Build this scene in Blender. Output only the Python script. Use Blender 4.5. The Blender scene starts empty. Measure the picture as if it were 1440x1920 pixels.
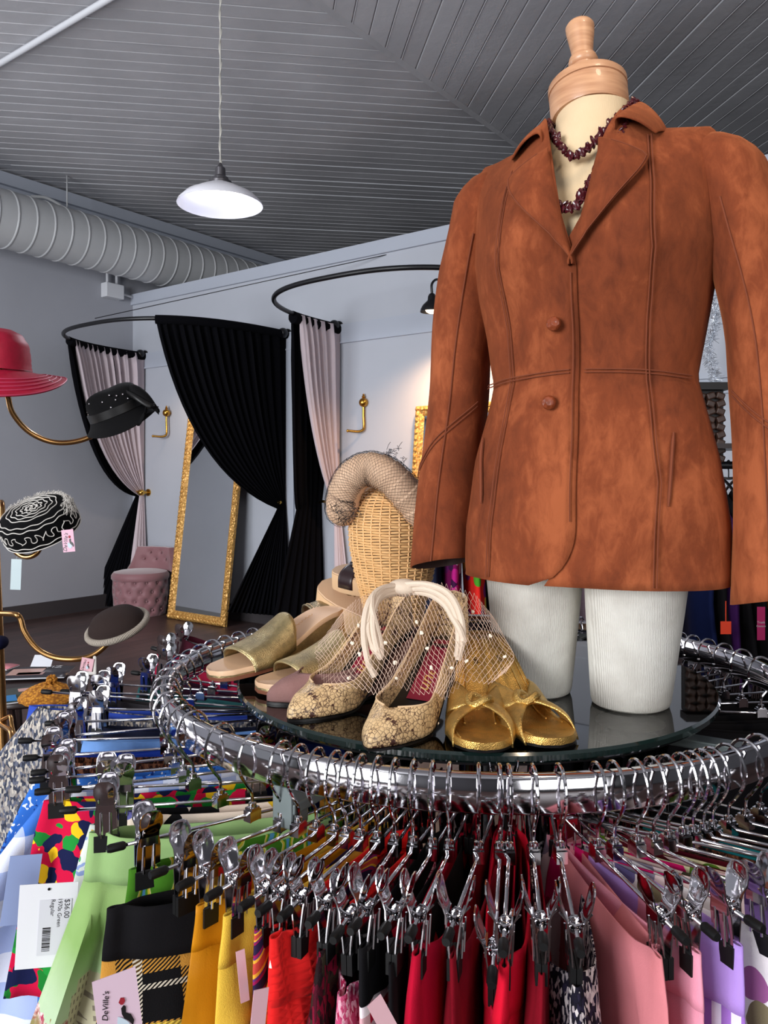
import bpy, bmesh, math, random
from math import sin, cos, pi, sqrt, exp, radians as R
from mathutils import Vector, Matrix, Euler
random.seed(7)
SC = bpy.context.scene
COL = SC.collection
F, CX, HY, H = 1500.0, 720.0, 895.0, 1.45
def W(px, py, d):
    return Vector(((px-CX)/F*d, d, H-(py-HY)/F*d))
def G(px, py, z):                       # point of the horizontal plane at height z (world)
    d = F*(H-z)/(py-HY)
    return Vector(((px-CX)/F*d, d, z))
def lerp(a, b, t): return a+(b-a)*t
def sm(t):
    t = max(0., min(1., t)); return t*t*(3-2*t)
def interp(tab, x):
    if x <= tab[0][0]: return tab[0][1:]
    for p, q in zip(tab, tab[1:]):
        if x <= q[0]:
            t = (x-p[0])/(q[0]-p[0]); return tuple(lerp(a, b, t) for a, b in zip(p[1:], q[1:]))
    return tab[-1][1:]
def cr(pts, n=8, closed=False):         # catmull-rom
    pts = [Vector(p) for p in pts]; out = []; m = len(pts)
    rng = range(m) if closed else range(m-1)
    for i in rng:
        p1, p2 = pts[i], pts[(i+1) % m]
        p0 = pts[i-1] if (closed or i > 0) else p1*2-p2
        p3 = pts[(i+2) % m] if (closed or i+2 < m) else p2*2-p1
        for k in range(n):
            t = k/n
            out.append(.5*((2*p1)+(p2-p0)*t+(2*p0-5*p1+4*p2-p3)*t*t+(3*p1-p0-3*p2+p3)*t**3))
    if not closed: out.append(pts[-1])
    return out
# ------------------------------------------------------------------ mesh builder
class MB:
    def __init__(s): s.v = []; s.f = []; s.mi = []
    def add(s, vs, fs, mi=0):
        o = len(s.v); s.v += [Vector(p) for p in vs]
        s.f += [tuple(i+o for i in f) for f in fs]; s.mi += [mi]*len(fs); return s
    def grid(s, rows, closed=True, mi=0, cap0=False, cap1=False):
        n = len(rows[0]); m = len(rows); fs = []
        for j in range(m-1):
            for i in range(n if closed else n-1):
                k = (i+1) % n
                fs.append((j*n+i, j*n+k, (j+1)*n+k, (j+1)*n+i))
        if cap0: fs.append(tuple(range(n-1, -1, -1)))
        if cap1: fs.append(tuple((m-1)*n+i for i in range(n)))
        return s.add([p for r in rows for p in r], fs, mi)
    def tube(s, pts, r, n=8, closed=False, mi=0, sx=1., up=None):
        pts = [Vector(p) for p in pts]; m = len(pts)
        rad = r if isinstance(r, (list, tuple)) else [r]*m
        rows = []; nrm = None
        for i, p in enumerate(pts):
            a = pts[(i-1) % m] if (closed or i > 0) else p
            b = pts[(i+1) % m] if (closed or i < m-1) else p
            t = (b-a)
            t = t.normalized() if t.length > 1e-9 else Vector((0, 0, 1))
            if up is not None:
                nrm = Vector(up)-t*t.dot(Vector(up))
            elif nrm is None:
                h = Vector((0, 0, 1)) if abs(t.z) < .9 else Vector((1, 0, 0))
                nrm = h-t*t.dot(h)
            else:
                nrm = nrm-t*t.dot(nrm)
            if nrm.length < 1e-6: nrm = t.orthogonal()
            nrm.normalize(); bn = t.cross(nrm)
            rows.append([p+(nrm*cos(2*pi*k/n)+bn*sin(2*pi*k/n)*sx)*rad[i] for k in range(n)])
        if closed: rows.append(rows[0])
        return s.grid(rows, True, mi, not closed, not closed)
    def lathe(s, prof, n=32, c=(0, 0, 0), mi=0, sx=1., sy=1., caps=True):
        c = Vector(c); rows = []
        for r, z in prof:
            rows.append([c+Vector((r*cos(2*pi*k/n)*sx, r*sin(2*pi*k/n)*sy, z)) for k in range(n)])
        return s.grid(rows, True, mi, caps and prof[0][0] > 1e-5, caps and prof[-1][0] > 1e-5)
    def box(s, c, d, rot=None, mi=0):
        c = Vector(c); x, y, z = (q/2 for q in d)
        vs = [Vector((i*x, j*y, k*z)) for k in (-1, 1) for j in (-1, 1) for i in (-1, 1)]
        if rot is not None: vs = [rot @ v for v in vs]
        return s.add([v+c for v in vs], [(0, 2, 3, 1), (4, 5, 7, 6), (0, 1, 5, 4), (2, 6, 7, 3), (0, 4, 6, 2), (1, 3, 7, 5)], mi)
    def ball(s, c, r, n=12, m=8, mi=0, rot=None):
        c = Vector(c); r = Vector(r) if hasattr(r, '__len__') else Vector((r, r, r)); rows = []
        for j in range(m+1):
            a = pi*j/m
            row = []
            for k in range(n):
                q = Vector((r.x*sin(a)*cos(2*pi*k/n), r.y*sin(a)*sin(2*pi*k/n), r.z*cos(a)))
                row.append(c+(rot @ q if rot is not None else q))
            rows.append(row)
        return s.grid(rows, True, mi)
    def prism(s, outline, z0, z1, mi=0):
        n = len(outline)
        vs = [Vector((p[0], p[1], z0)) for p in outline]+[Vector((p[0], p[1], z1)) for p in outline]
        fs = [tuple(range(n-1, -1, -1)), tuple(range(n, 2*n))]+[(i, (i+1) % n, n+(i+1) % n, n+i) for i in range(n)]
        return s.add(vs, fs, mi)
    def xf(s, M):
        s.v = [M @ v for v in s.v]; return s
    def mesh(s, name, mats, smooth=True, angle=40):
        me = bpy.data.meshes.new(name)
        me.from_pydata([tuple(v) for v in s.v], [], s.f)
        for m in (mats if isinstance(mats, (list, tuple)) else [mats]): me.materials.append(m)
        if len(set(s.mi)) > 1: me.polygons.foreach_set('material_index', s.mi)
        bm = bmesh.new(); bm.from_mesh(me)
        bmesh.ops.remove_doubles(bm, verts=bm.verts, dist=1e-6)
        bmesh.ops.recalc_face_normals(bm, faces=bm.faces)
        for e in bm.edges:
            if len(e.link_faces) == 2 and e.calc_face_angle(0) > R(angle): e.smooth = False
        bm.to_mesh(me); bm.free()
        me.polygons.foreach_set('use_smooth', [smooth]*len(me.polygons))
        me.update(); return me
def link(name, me, parent=None):
    o = bpy.data.objects.new(name, me); COL.objects.link(o)
    if parent is not None: o.parent = parent
    return o
def tag(o, label=None, cat=None, group=None, kind=None):
    for k, v in (('label', label), ('category', cat), ('group', group), ('kind', kind)):
        if v: o[k] = v
    return o
def thing(name, label, cat, loc=(0, 0, 0), rz=0., group=None, rot=None):
    o = bpy.data.objects.new(name, None); COL.objects.link(o)
    o.empty_display_size = .05; o.location = loc; o.rotation_euler = rot if rot is not None else (0, 0, rz)
    return tag(o, label, cat, group)
def part(name, mb, mat, parent, label=None, smooth=True, angle=40, world=False):
    if world:                            # vertices given in world space: bring them under the parent
        M = Matrix.LocRotScale(parent.location, parent.rotation_euler, None)
        if parent.parent is not None:
            q = parent.parent; M = Matrix.LocRotScale(q.location, q.rotation_euler, None) @ M
        mb.xf(M.inverted())
    return tag(link(name, mb.mesh(name, mat, smooth, angle), parent), label)
def solo(name, mb, mat, label, cat, loc=None, group=None, smooth=True, angle=40, kind=None):
    if loc is not None: mb.xf(Matrix.Translation(-Vector(loc)))
    o = link(name, mb.mesh(name, mat, smooth, angle))
    if loc is not None: o.location = loc
    return tag(o, label, cat, group, kind)
def struct(name, mb, mat, smooth=False, parent=None):
    o = link(name, mb.mesh(name, mat, smooth), parent)
    if parent is None: o['kind'] = 'structure'
    return o
def solid(o, t, off=-1.):
    m = o.modifiers.new('thickness', 'SOLIDIFY'); m.thickness = t; m.offset = off; return o
def subd(o, n=1):
    m = o.modifiers.new('subdivision', 'SUBSURF'); m.levels = n; m.render_levels = n; return o
def bev(o, w, n=2):
    m = o.modifiers.new('bevel', 'BEVEL'); m.width = w; m.segments = n; m.limit_method = 'ANGLE'; return o
def text_mesh(s, size, M, depth=.0004, shear=0., spacing=1.):
    cu = bpy.data.curves.new('lettering', 'FONT'); cu.body = s; cu.size = size; cu.extrude = depth; cu.shear = shear
    cu.space_character = spacing; cu.align_x = 'CENTER'; cu.align_y = 'CENTER'
    o = bpy.data.objects.new('lettering', cu); COL.objects.link(o)
    dg = bpy.context.evaluated_depsgraph_get()
    me = bpy.data.meshes.new_from_object(o.evaluated_get(dg))
    mb = MB(); mb.add([M @ v.co for v in me.vertices], [tuple(p.vertices) for p in me.polygons])
    bpy.data.objects.remove(o); bpy.data.curves.remove(cu); bpy.data.meshes.remove(me)
    return mb
# ------------------------------------------------------------------ materials
def srgb(r, g, b, k=1.):
    f = lambda c: ((c/255.)/12.92 if c/255. <= .04045 else ((c/255.+.055)/1.055)**2.4)*k
    return (f(r), f(g), f(b), 1.)
class NT:
    def __init__(s, name):
        s.m = bpy.data.materials.new(name); s.m.use_nodes = True; s.t = s.m.node_tree
        s.bsdf = s.t.nodes['Principled BSDF']; s.out = s.t.nodes['Material Output']
    def n(s, typ, ins=None, **props):
        x = s.t.nodes.new('ShaderNode'+typ)
        for k, v in props.items(): setattr(x, k, v)
        for k, v in (ins or {}).items():
            if isinstance(v, bpy.types.NodeSocket): s.t.links.new(v, x.inputs[k])
            else: x.inputs[k].default_value = v
        return x
    def obj(s): return s.n('TexCoord').outputs['Object']
    def math(s, op, a, b=0.):
        return s.n('Math', {0: a, 1: b}, operation=op).outputs[0]
    def mix(s, fac, a, b, typ='MIX'):
        x = s.n('Mix', data_type='RGBA', blend_type=typ)
        for k, v in ((0, fac), (6, a), (7, b)):
            if isinstance(v, bpy.types.NodeSocket): s.t.links.new(v, x.inputs[k])
            else: x.inputs[k].default_value = v
        return x.outputs[2]
    def noise(s, scale, detail=4., rough=.55, vec=None, dist=0.):
        return s.n('TexNoise', {'Vector': vec if vec is not None else s.obj(), 'Scale': scale, 'Detail': detail, 'Roughness': rough, 'Distortion': dist})
    def ramp(s, fac, stops, interp='LINEAR'):
        x = s.n('ValToRGB', {0: fac}); e = x.color_ramp.elements; x.color_ramp.interpolation = interp
        while len(e) < len(stops): e.new(.5)
        for q, (p, c) in zip(e, stops): q.position = p; q.color = c
        return x.outputs[0]
    def maprange(s, v, a, b, c, d):
        return s.n('MapRange', {0: v, 1: a, 2: b, 3: c, 4: d}).outputs[0]
    def set(s, **kw):
        names = dict(color='Base Color', rough='Roughness', metal='Metallic', spec='Specular IOR Level', sheen='Sheen Weight', sheenr='Sheen Roughness', coat='Coat Weight', trans='Transmission Weight', ior='IOR', alpha='Alpha', emis='Emission Strength', emisc='Emission Color')
        for k, v in kw.items():
            i = s.bsdf.inputs[names[k]]
            if isinstance(v, bpy.types.NodeSocket): s.t.links.new(v, i)
            else: i.default_value = v
        return s
    def bump(s, h, strength=.3, dist=.01):
        b = s.n('Bump', {'Height': h, 'Strength': strength, 'Distance': dist})
        s.t.links.new(b.outputs[0], s.bsdf.inputs['Normal']); return s
MATS = {}
def mat(name, rgb, rough=.6, metal=0., var=.0, vscale=8., bump=0., bscale=200., spec=.5, sheen=0., coat=0.):
    if name in MATS: return MATS[name]
    N = NT(name); c = srgb(*rgb)
    if var:
        no = N.noise(vscale, 5.)
        N.set(color=N.mix(N.maprange(no.outputs[0], .3, .7, 0., 1.), tuple(x*(1-var) for x in c[:3])+(1,), tuple(min(1, x*(1+var)) for x in c[:3])+(1,)))
    else: N.set(color=c)
    N.set(rough=rough, metal=metal, spec=spec, sheen=sheen, coat=coat)
    if bump: N.bump(N.noise(bscale, 2.).outputs[0], bump, .002)
    MATS[name] = N.m; return N.m
def uv2(N):                              # fabric coordinates: u runs round the garment, v down it
    x = N.n('SeparateXYZ', {0: N.obj()})
    return N.math('ADD', x.outputs[0], x.outputs[1]), x.outputs[2]
def fab(name, fn, rough=.9, bump=.25, bscale=900., sheen=.0):
    N = NT(name); c = fn(N); N.set(color=c, rough=rough, sheen=sheen, spec=.15)
    N.bump(N.noise(bscale, 2.).outputs[0], bump, .001); MATS[name] = N.m; return N.m
def plain(name, rgb, var=.12, **kw):
    def fn(N):
        c = srgb(*rgb)
        return N.mix(N.noise(45., 4.).outputs[0], tuple(x*(1-var) for x in c[:3])+(1,), tuple(min(1, x*(1+var)) for x in c[:3])+(1,))
    return fab(name, fn, **kw)
def bands(N, u, period, duty, off=0.):
    return N.math('LESS_THAN', N.math('FRACT', N.math('ADD', N.math('DIVIDE', u, period), off+50.)), duty)
def gingham(name, c0, c1, period):
    def fn(N):
        u, v = uv2(N); s = N.math('MULTIPLY', N.math('ADD', bands(N, u, period, .5), bands(N, v, period, .5)), .5)
        return N.mix(s, srgb(*c0), srgb(*c1))
    return fab(name, fn)
def floral(name, base, cols, scale=40., r=.45):
    def fn(N):
        no = N.noise(scale*.6, 2.); vec = N.n('VectorMath', {0: N.obj(), 1: N.n('VectorMath', {0: no.outputs[1], 'Scale': .03}, operation='SCALE').outputs[0]}, operation='ADD').outputs[0]
        vo = N.n('TexVoronoi', {'Vector': vec, 'Scale': scale})
        hue = N.n('SeparateColor', {0: vo.outputs['Color']}).outputs[0]
        k = len(cols); c = N.ramp(hue, [(i/k, srgb(*q)) for i, q in enumerate(cols)], 'CONSTANT')
        return N.mix(N.math('LESS_THAN', vo.outputs['Distance'], r), srgb(*base), c)
    return fab(name, fn)
def tweed(name, cols, scale=420.):
    def fn(N):
        vo = N.n('TexVoronoi', {'Vector': N.n('Mapping', {0: N.obj(), 'Scale': (1, 1, .45), 'Rotation': (.5, .4, 0)}).outputs[0], 'Scale': scale})
        hue = N.n('SeparateColor', {0: vo.outputs['Color']}).outputs[0]
        k = len(cols); return N.ramp(hue, [(i/k, srgb(*q)) for i, q in enumerate(cols)], 'CONSTANT')
    return fab(name, fn, bump=.8, bscale=500.)
# ------------------------------------------------------------------ camera and the room
cam = bpy.data.cameras.new('camera'); camo = bpy.data.objects.new('camera', cam); COL.objects.link(camo)
camo.location = (0, 0, H); camo.rotation_euler = (pi/2, 0, 0)
cam.sensor_fit = 'VERTICAL'; cam.sensor_height = 36.; cam.sensor_width = 27.; cam.lens = F/1920*36.
cam.shift_y = -(960-HY)/1920.; cam.clip_start = .05; cam.clip_end = 100
SC.camera = camo
YAW = R(36.5)
U = Vector((sin(YAW), cos(YAW), 0)); V = Vector((cos(YAW), -sin(YAW), 0)); WN = Vector((-sin(YAW), -cos(YAW), 0))
K0 = Vector(((249-CX)/F*9.18, 9.18, 0.))      # foot of the corner of left wall and partition
def RM(v, w, z): return K0+V*v+WN*w+Vector((0, 0, z))   # v along the partition to the right, w out of it, z up
ZC = H+3.03
ROOM = Matrix.Translation(K0) @ Matrix.Rotation(-YAW, 4, 'Z')      # local x = v, y = -w
def rbox(mb, v0, v1, w0, w1, z0, z1):
    b = MB(); b.box(((v0+v1)/2, -(w0+w1)/2, (z0+z1)/2), (v1-v0, w1-w0, z1-z0)); b.xf(ROOM); return mb.add(b.v, b.f)
m_wall = mat('wall_paint_shaded', (156, 158, 166), .75, var=.04, vscale=1.2, bump=.12, bscale=90.)  # same paint as the partition, its weaker light put into the darker colour
m_part = mat('wall_paint_lit', (176, 180, 189), .7, var=.03, vscale=1.5, bump=.08, bscale=90.)  # left wall's paint made lighter, for the stronger light on the partition
m_trim = mat('painted_trim', (172, 178, 190), .55)
m_base = mat('dark_baseboard', (58, 54, 56), .5)
m_duct = mat('painted_duct', (176, 178, 180), .45, var=.04, vscale=3.)
m_white = mat('white_plastic', (205, 207, 212), .4)
m_black = mat('black_iron', (12, 12, 16), .38)
m_brass = mat('polished_brass', (196, 146, 66), .22, 1.)
N = NT('painted_board_ceiling'); no = N.noise(1.3, 5.)
N.set(color=N.ramp(no.outputs[0], [(.3, srgb(166, 166, 170)), (.7, srgb(186, 186, 190))]), rough=.42)
N.bump(N.noise(14., 4.).outputs[0], .25, .01); m_ceil = N.m
N = NT('dark_floor_planks')
xyz = N.n('Mapping', {0: N.obj(), 'Rotation': (0, 0, YAW+R(90))}).outputs[0]
br = N.n('TexBrick', {'Vector': xyz, 'Color1': srgb(88, 66, 62), 'Color2': srgb(62, 46, 44), 'Mortar': srgb(26, 20, 20), 'Scale': 1., 'Mortar Size': .004, 'Brick Width': 1.4, 'Row Height': .13})
gr = N.noise(7., 6., .6, N.n('Mapping', {0: xyz, 'Scale': (.6, 9., 1.)}).outputs[0])
N.set(color=N.mix(N.maprange(gr.outputs[0], .35, .65, 0., .65), br.outputs[0], srgb(46, 34, 32)), rough=.38, spec=.4); m_floor = N.m
struct('floor', MB().add([(-16, -6, 0), (14, -6, 0), (14, 24, 0), (-16, 24, 0)], [(0, 1, 2, 3)]), m_floor)
lw = MB(); rbox(lw, -.2, 0, -9, 11, 0, ZC+.1); struct('wall_left', lw, m_wall)
pw = MB(); rbox(pw, 0, 10.5, -.14, 0, 0, 3.50); struct('wall_back', pw, m_part)
fw = MB(); rbox(fw, -.2, 14, -9.2, -9, 0, ZC+.1); struct('wall_far', fw, m_wall)
struct('wall_front', MB().box((-3.5, -6.0, ZC/2), (21, .2, ZC)), mat('dark_shop_wall', (74, 74, 78), .8))
struct('wall_right', MB().box((6.6, -1.5, ZC/2), (.2, 9.2, ZC)), mat('dark_shop_wall', (74, 74, 78), .8))
t = MB(); rbox(t, 0, 10.5, -.16, .03, 3.42, 3.54); struct('trim_cap', t, m_trim)
t = MB(); rbox(t, 0, 10.5, 0, .018, H+1.24, H+1.40); rbox(t, 0, 10.5, 0, .026, H+1.225, H+1.24); struct('trim_rail', t, m_trim)
t = MB(); rbox(t, 2.40, 2.52, 0, .02, .16, H+1.24); struct('trim_post', t, m_trim)
t = MB(); rbox(t, 0, 10.5, 0, .018, 0, .155); struct('baseboard_back', t, m_base)
t = MB(); rbox(t, 0, .018, 0, 11, 0, .155); struct('baseboard_left', t, m_base)
t = MB(); rbox(t, 0, .09, -9, 11, ZC-.14, ZC-.02); rbox(t, 0, .04, -9, 11, ZC-.30, ZC-.14); struct('trim_crown', t, m_trim)
# boarded ceiling: two fields of boards meeting along a crease parallel to the left wall
cp = Vector((-.44, 5.08, 0)); cdir = Vector((U.x, U.y, 0)); cn = Vector((cdir.y, -cdir.x, 0))
def board_field(ang, side, fl):
    d = Vector((sin(R(ang)), cos(R(ang)), 0)); e = Vector((d.y, -d.x, 0))*fl; mb = MB(); w = .135
    prof = [(0, 0), (.121, 0), (.122, .009), (.126, .009), (.134, -.001)]
    for i in range(-130, 130):
        rnd = random.uniform(-.002, .002); tilt = random.uniform(-.004, .004)
        for (a0, z0), (a1, z1) in zip(prof, prof[1:]+[(w, 0)]):
            q0 = cp+e*(i*w+a0); q1 = cp+e*(i*w+a1)
            za, zb = ZC+z0+rnd+tilt*a0/w, ZC+z1+rnd+tilt*a1/w
            mb.add([Vector((q0.x, q0.y, za))-d*20, Vector((q1.x, q1.y, zb))-d*20, Vector((q1.x, q1.y, zb))+d*20, Vector((q0.x, q0.y, za))+d*20], [(0, 1, 2, 3)])
    me = mb.mesh('field', m_ceil, False); bm = bmesh.new(); bm.from_mesh(me)
    bmesh.ops.bisect_plane(bm, geom=bm.verts[:]+bm.edges[:]+bm.faces[:], plane_co=cp, plane_no=cn*side, clear_outer=True)
    for co, no in ((K0-V*.25, -V), (K0-V*-16, V), (Vector((0, -7, 0)), Vector((0, -1, 0))), (K0-WN*9.3, -WN)):
        bmesh.ops.bisect_plane(bm, geom=bm.verts[:]+bm.edges[:]+bm.faces[:], plane_co=co, plane_no=no, clear_outer=True)
    out = MB(); bm.verts.index_update(); out.add([v.co.copy() for v in bm.verts], [tuple(v.index for v in f.verts) for f in bm.faces]); bm.free()
    return out
cb = board_field(82, 1, -1); c2 = board_field(-9, -1, 1); cb.add(c2.v, c2.f); struct('ceiling', cb, m_ceil)
t = MB(); a = cp-cdir*9; b = cp+cdir*14
t.tube([Vector((a.x, a.y, ZC+.004)), Vector((b.x, b.y, ZC+.004))], .03, 4, up=(0, 0, 1), sx=1.); struct('trim_crease', t, m_ceil)
t = MB(); rbox(t, 0, 14, -6.2, -6.1, ZC-.05, ZC-.0); struct('trim_ceiling', t, m_ceil)
# spiral duct
dv, dz, dr = .42, H+2.43, .27
du = MB(); rows = []; nseg = 30
L0, L1 = 9.0, -7.5
prof = []
s = L0; k = 0
while s > L1:
    prof += [(s, dr), (s-.155, dr), (s-.164, dr+.007), (s-.172, dr+.007), (s-.180, dr)]; s -= .182
for (w, r) in prof:
    rows.append([ROOM @ Vector((dv+r*cos(2*pi*q/nseg), -w, dz+r*sin(2*pi*q/nseg))) for q in range(nseg)])
du.grid(rows)
root = thing('air_duct', 'large painted spiral duct running along the top of the left wall', 'duct', RM(dv, 2, dz))
part('duct_pipe', du, m_duct, root, angle=28, world=True)
vt = MB(); vv = MB()
c = RM(dv+dr*.75, -2.45, dz-dr*.45)
rot = Matrix.Rotation(-YAW, 3, 'Z') @ Matrix.Rotation(R(35), 3, 'Y')
vt.box(c, (.06, .74, .30), rot)
for q in range(17): vv.box(c+rot @ Vector((.034, -.34+q*.0425, 0)), (.012, .022, .24), rot)
part('vent_frame', vt, m_duct, root, smooth=False, world=True); part('vent_slots', vv, m_black, root, 'dark slots of the vent grille', smooth=False, world=True)
for w in (1.1,):
    hg = MB(); hg.tube([RM(dv+.02, w, dz+dr-.02), RM(dv+.02, w, ZC)], .008, 6); part('hanger_rod', hg, m_duct, root, world=True)
# conduits
cd = MB(); a = W(0, 120, 5.8); a.z = ZC-.03
cd.tube([a-V*5, a+V*7], .022, 8); solo('ceiling_conduit', cd, m_white, 'thin white pipe crossing the boarded ceiling at top left', 'pipe', a)
jb = thing('junction_box', 'small white electrical box on the left wall under the duct', 'electrical box', RM(0, .30, 0)+Vector((0, 0, H+2.08)))
q = MB(); rbox(q, 0, .11, .19, .42, H+1.99, H+2.15); bev(part('box_body', q, m_white, jb, smooth=False, world=True), .01)
for w in (.25, .37):
    q = MB(); q.tube([RM(.05, w, H+2.14), RM(.05, w, H+2.45)], .016, 8); part('conduit', q, m_white, jb, world=True)
q = MB(); q.tube([RM(.04, .2, H+2.07), RM(.04, 0.0, H+2.05)], .014, 8); part('conduit', q, m_white, jb, world=True)
q = MB(); q.tube(cr([RM(.12, 1.3, ZC-.2), RM(.2, 1.15, ZC-.2), RM(.3, 1.0, ZC-.35), RM(.3, .98, ZC-.8)], 6), .016, 8)
solo('curved_conduit', q, m_duct, 'bent pipe curving down from the ceiling edge behind the duct', 'pipe', RM(.3, 1, ZC-.5))
def outlet(px, py, d, lab, onleft):
    p = W(px, py, d); o = MB()
    if onleft: rz = -YAW+pi/2
    else: rz = -YAW
    t = thing('wall_outlet', lab, 'electrical outlet', p, rz)
    q = MB().box((0, 0, 0), (.075, .012, .12)); bev(part('cover_plate', q, m_white, t, smooth=False), .004)
    q = MB()
    for z in (-.025, .025): q.lathe([(0, 0), (.017, 0), (.017, .003), (0, .003)], 14)
    for z in (-.025, .025): part('socket', MB().box((0, -.007, z), (.034, .004, .03)), mat('outlet_socket', (170, 172, 178), .4), t, smooth=False)
def wall_d(px): return 9.18/(1+(px-249)*6.25e-4)
outlet(485, 1083, wall_d(485)-.01, 'white electrical outlet low on the pale wall beside the black drape', False)
# wires from the curtain rod up to the right
q = MB(); q.tube([W(178, 597, 7.45), W(842, 452, 6.95)], .004, 5)
solo('stay_wire', q, m_black, 'thin dark wire stretched from the left curtain rail up to the right', 'wire', W(178, 597, 7.45))
# ------------------------------------------------------------------ pendant lamp
pd = W(413, 380, 3.85); pend = thing('pendant_lamp', 'white enamel pendant lamp hanging lit from the ceiling on a cord', 'lamp', pd)
m_enam = mat('white_enamel', (232, 232, 240), .25)
N = NT('lamp_glow'); N.set(color=(1, 1, 1, 1), emis=11., emisc=(.86, .88, 1., 1)); m_glow = N.m
prof = [(.205, -.012), (.2, 0), (.165, .035), (.13, .05), (.12, .058), (.085, .075), (.055, .085), (.05, .095)]
q = MB().lathe(prof+[(.047, .093), (.083, .072), (.118, .053), (.128, .046), (.16, .031), (.195, -.003), (.203, -.013), (.205, -.012)], 48, caps=False)
part('lamp_shade', q, m_enam, pend, angle=50)
q = MB().lathe([(0, .0), (.07, .004), (.098, .022), (.106, .04), (.08, .06), (0, .07)], 40); part('bulb', q, m_glow, pend, 'glowing white bulb disc')
m_nick = mat('brushed_nickel', (120, 118, 122), .35, 1.)
q = MB().lathe([(.055, .088), (.055, .1), (.04, .108), (.038, .12), (.026, .128), (.024, .165), (.014, .175), (.006, .19), (0, .195)], 32); part('socket_cap', q, m_nick, pend)
q = MB()
q.tube([Vector((0, 0, .19)), Vector((0, 0, ZC-pd.z))], .0035, 6); q.tube([Vector((.006*cos(i*.8), .006*sin(i*.8), .19+i*.02)) for i in range(int((ZC-pd.z-.2)/.02))], .002, 5)
part('cord', q, mat('cord_cloth', (190, 188, 180), .7), pend)
# ------------------------------------------------------------------ dressing-room curtain rails
def rail_pt(v0, phi, a=1.1, b=1.42, n=2.6):    # phi 0..pi from left wall end to right
    c, s = cos(phi), sin(phi)
    return RM(v0+a-a*math.copysign(abs(c)**(2/n), c), .02+b*abs(s)**(2/n), H+1.385)
def rail(v0, lab):
    t = thing('curtain_rail', lab, 'curtain rail', RM(v0+1.1, 0, H+1.385))
    q = MB().tube([rail_pt(v0, pi*i/60) for i in range(61)], .019, 10); part('rod', q, m_black, t, world=True)
    for ph in (0, pi):
        p = rail_pt(v0, ph); q = MB().ball(p+WN*.05, .05, 16, 10); q.tube([p-WN*.02, p-WN*.008], .05, 16); part('wall_flange', q, m_black, t, world=True)
    return t
def along(p): return (Vector(p)-K0).dot(V), (Vector(p)-K0).dot(WN)
vL = along(W(273, 661, wall_d(273)))[0]; vR = along(W(640, 618, wall_d(640)))[0]
rail(vL, 'black curved curtain rail of the left fitting room, bare at its front')
rail(vR, 'black curved curtain rail of the right fitting room, running behind the jacket')
m_cblk = mat('black_drape', (7, 7, 11), .95, bump=.3, bscale=300., spec=.08)
m_blush = mat('blush_lining', (196, 182, 188), .85, var=.03, bump=.15, bscale=400.)
def drape(top, s0, s1, tie, foot0, foot1, sag, off=0., ns=72, amp=.03, folds=11, gather=.07, tiew=None, swing=None):
    """sheet hung from the points top(s), caught at tie, falling to a foot line"""
    rows = []
    for i in range(ns+1):
        s = lerp(s0, s1, i/ns); P = top(s); fr = (s-.5)
        T = Vector(tie)+(tiew or WN)*(gather*s)+Vector((0, 0, -.05*s))
        Fp = Vector(foot0).lerp(Vector(foot1), s)
        C = Vector((lerp(P.x, T.x, .25), lerp(P.y, T.y, .25), lerp(P.z, T.z, lerp(.55, sag, s))))
        tang = (top(min(1, s+.01))-top(max(0, s-.01))); tang.z = 0; tang.normalize(); nr = Vector((tang.y, -tang.x, 0))
        col = []
        for j in range(29):
            if j <= 16:
                t = j/16; p = P*(1-t)**2+C*2*t*(1-t)+T*t*t
                a = amp*(1-.75*t)*sin(min(1, t*6+.25)*pi/2)
            else:
                t = (j-16)/12; p = T.lerp(Fp, t); a = amp*(.25+.75*t)
            wv = sin(2*pi*folds*s)+.35*sin(2*pi*folds*2.3*s+1.)
            col.append(p+nr*(a*wv+off))
        rows.append(col)
    return MB().grid(rows, False)
m_hook = mat('brass_tieback', (214, 170, 84), .2, 1.)
def tieback(p, lab):
    q = MB(); q.ball(p+WN*.10, (.045, .045, .035), 16, 10); q.tube([p, p+WN*.1], .014, 10); q.tube([p, p+WN*.012], .04, 16)
    q.tube(cr([p+WN*.1, p+WN*.13-V*.06+Vector((0, 0, .01)), p+WN*.10-V*.13], 6), .012, 8)
    solo('curtain_tieback', q, m_hook, lab, 'tieback', p)
def phi_at(v0, px, lo, hi):
    best = min((lo+(hi-lo)*i/400 for i in range(401)), key=lambda f: abs(CX+F*rail_pt(v0, f).x/rail_pt(v0, f).y-px)); return best
# left drape of the left room: blush lining inside a black drape
tA = RM(vL-.02, .02, 0); tA.z = H-.165
fA = phi_at(vL, 112, 0, pi*.25); topA = lambda s: rail_pt(vL, s*fA)
cur = thing('tied_curtain', 'black drape with blush lining tied back in the far left corner', 'curtain', RM(vL, .3, 0))
o = part('drape', drape(topA, 0, 1, tA, RM(vL, .1, .02), RM(vL-.32, .5, .02), .93, .02), m_cblk, cur, world=True); solid(o, .004)
o = part('lining', drape(topA, 0, .90, tA, RM(vL+.06, .05, .02), RM(vL+.02, .32, .02), .86, -.02, amp=.035, folds=12), m_blush, cur, 'pale blush lining', world=True); solid(o, .003)
q = MB(); q.tube([topA(i/40)+Vector((0, 0, -.02)) for i in range(41)], .045, 10, sx=.8); part('heading', q, m_cblk, cur, world=True)
tieback(RM(vL+.06, 0, 0)+Vector((0, 0, H-.17)), 'brass hook holding the blush lined curtain in the left corner')
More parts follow.
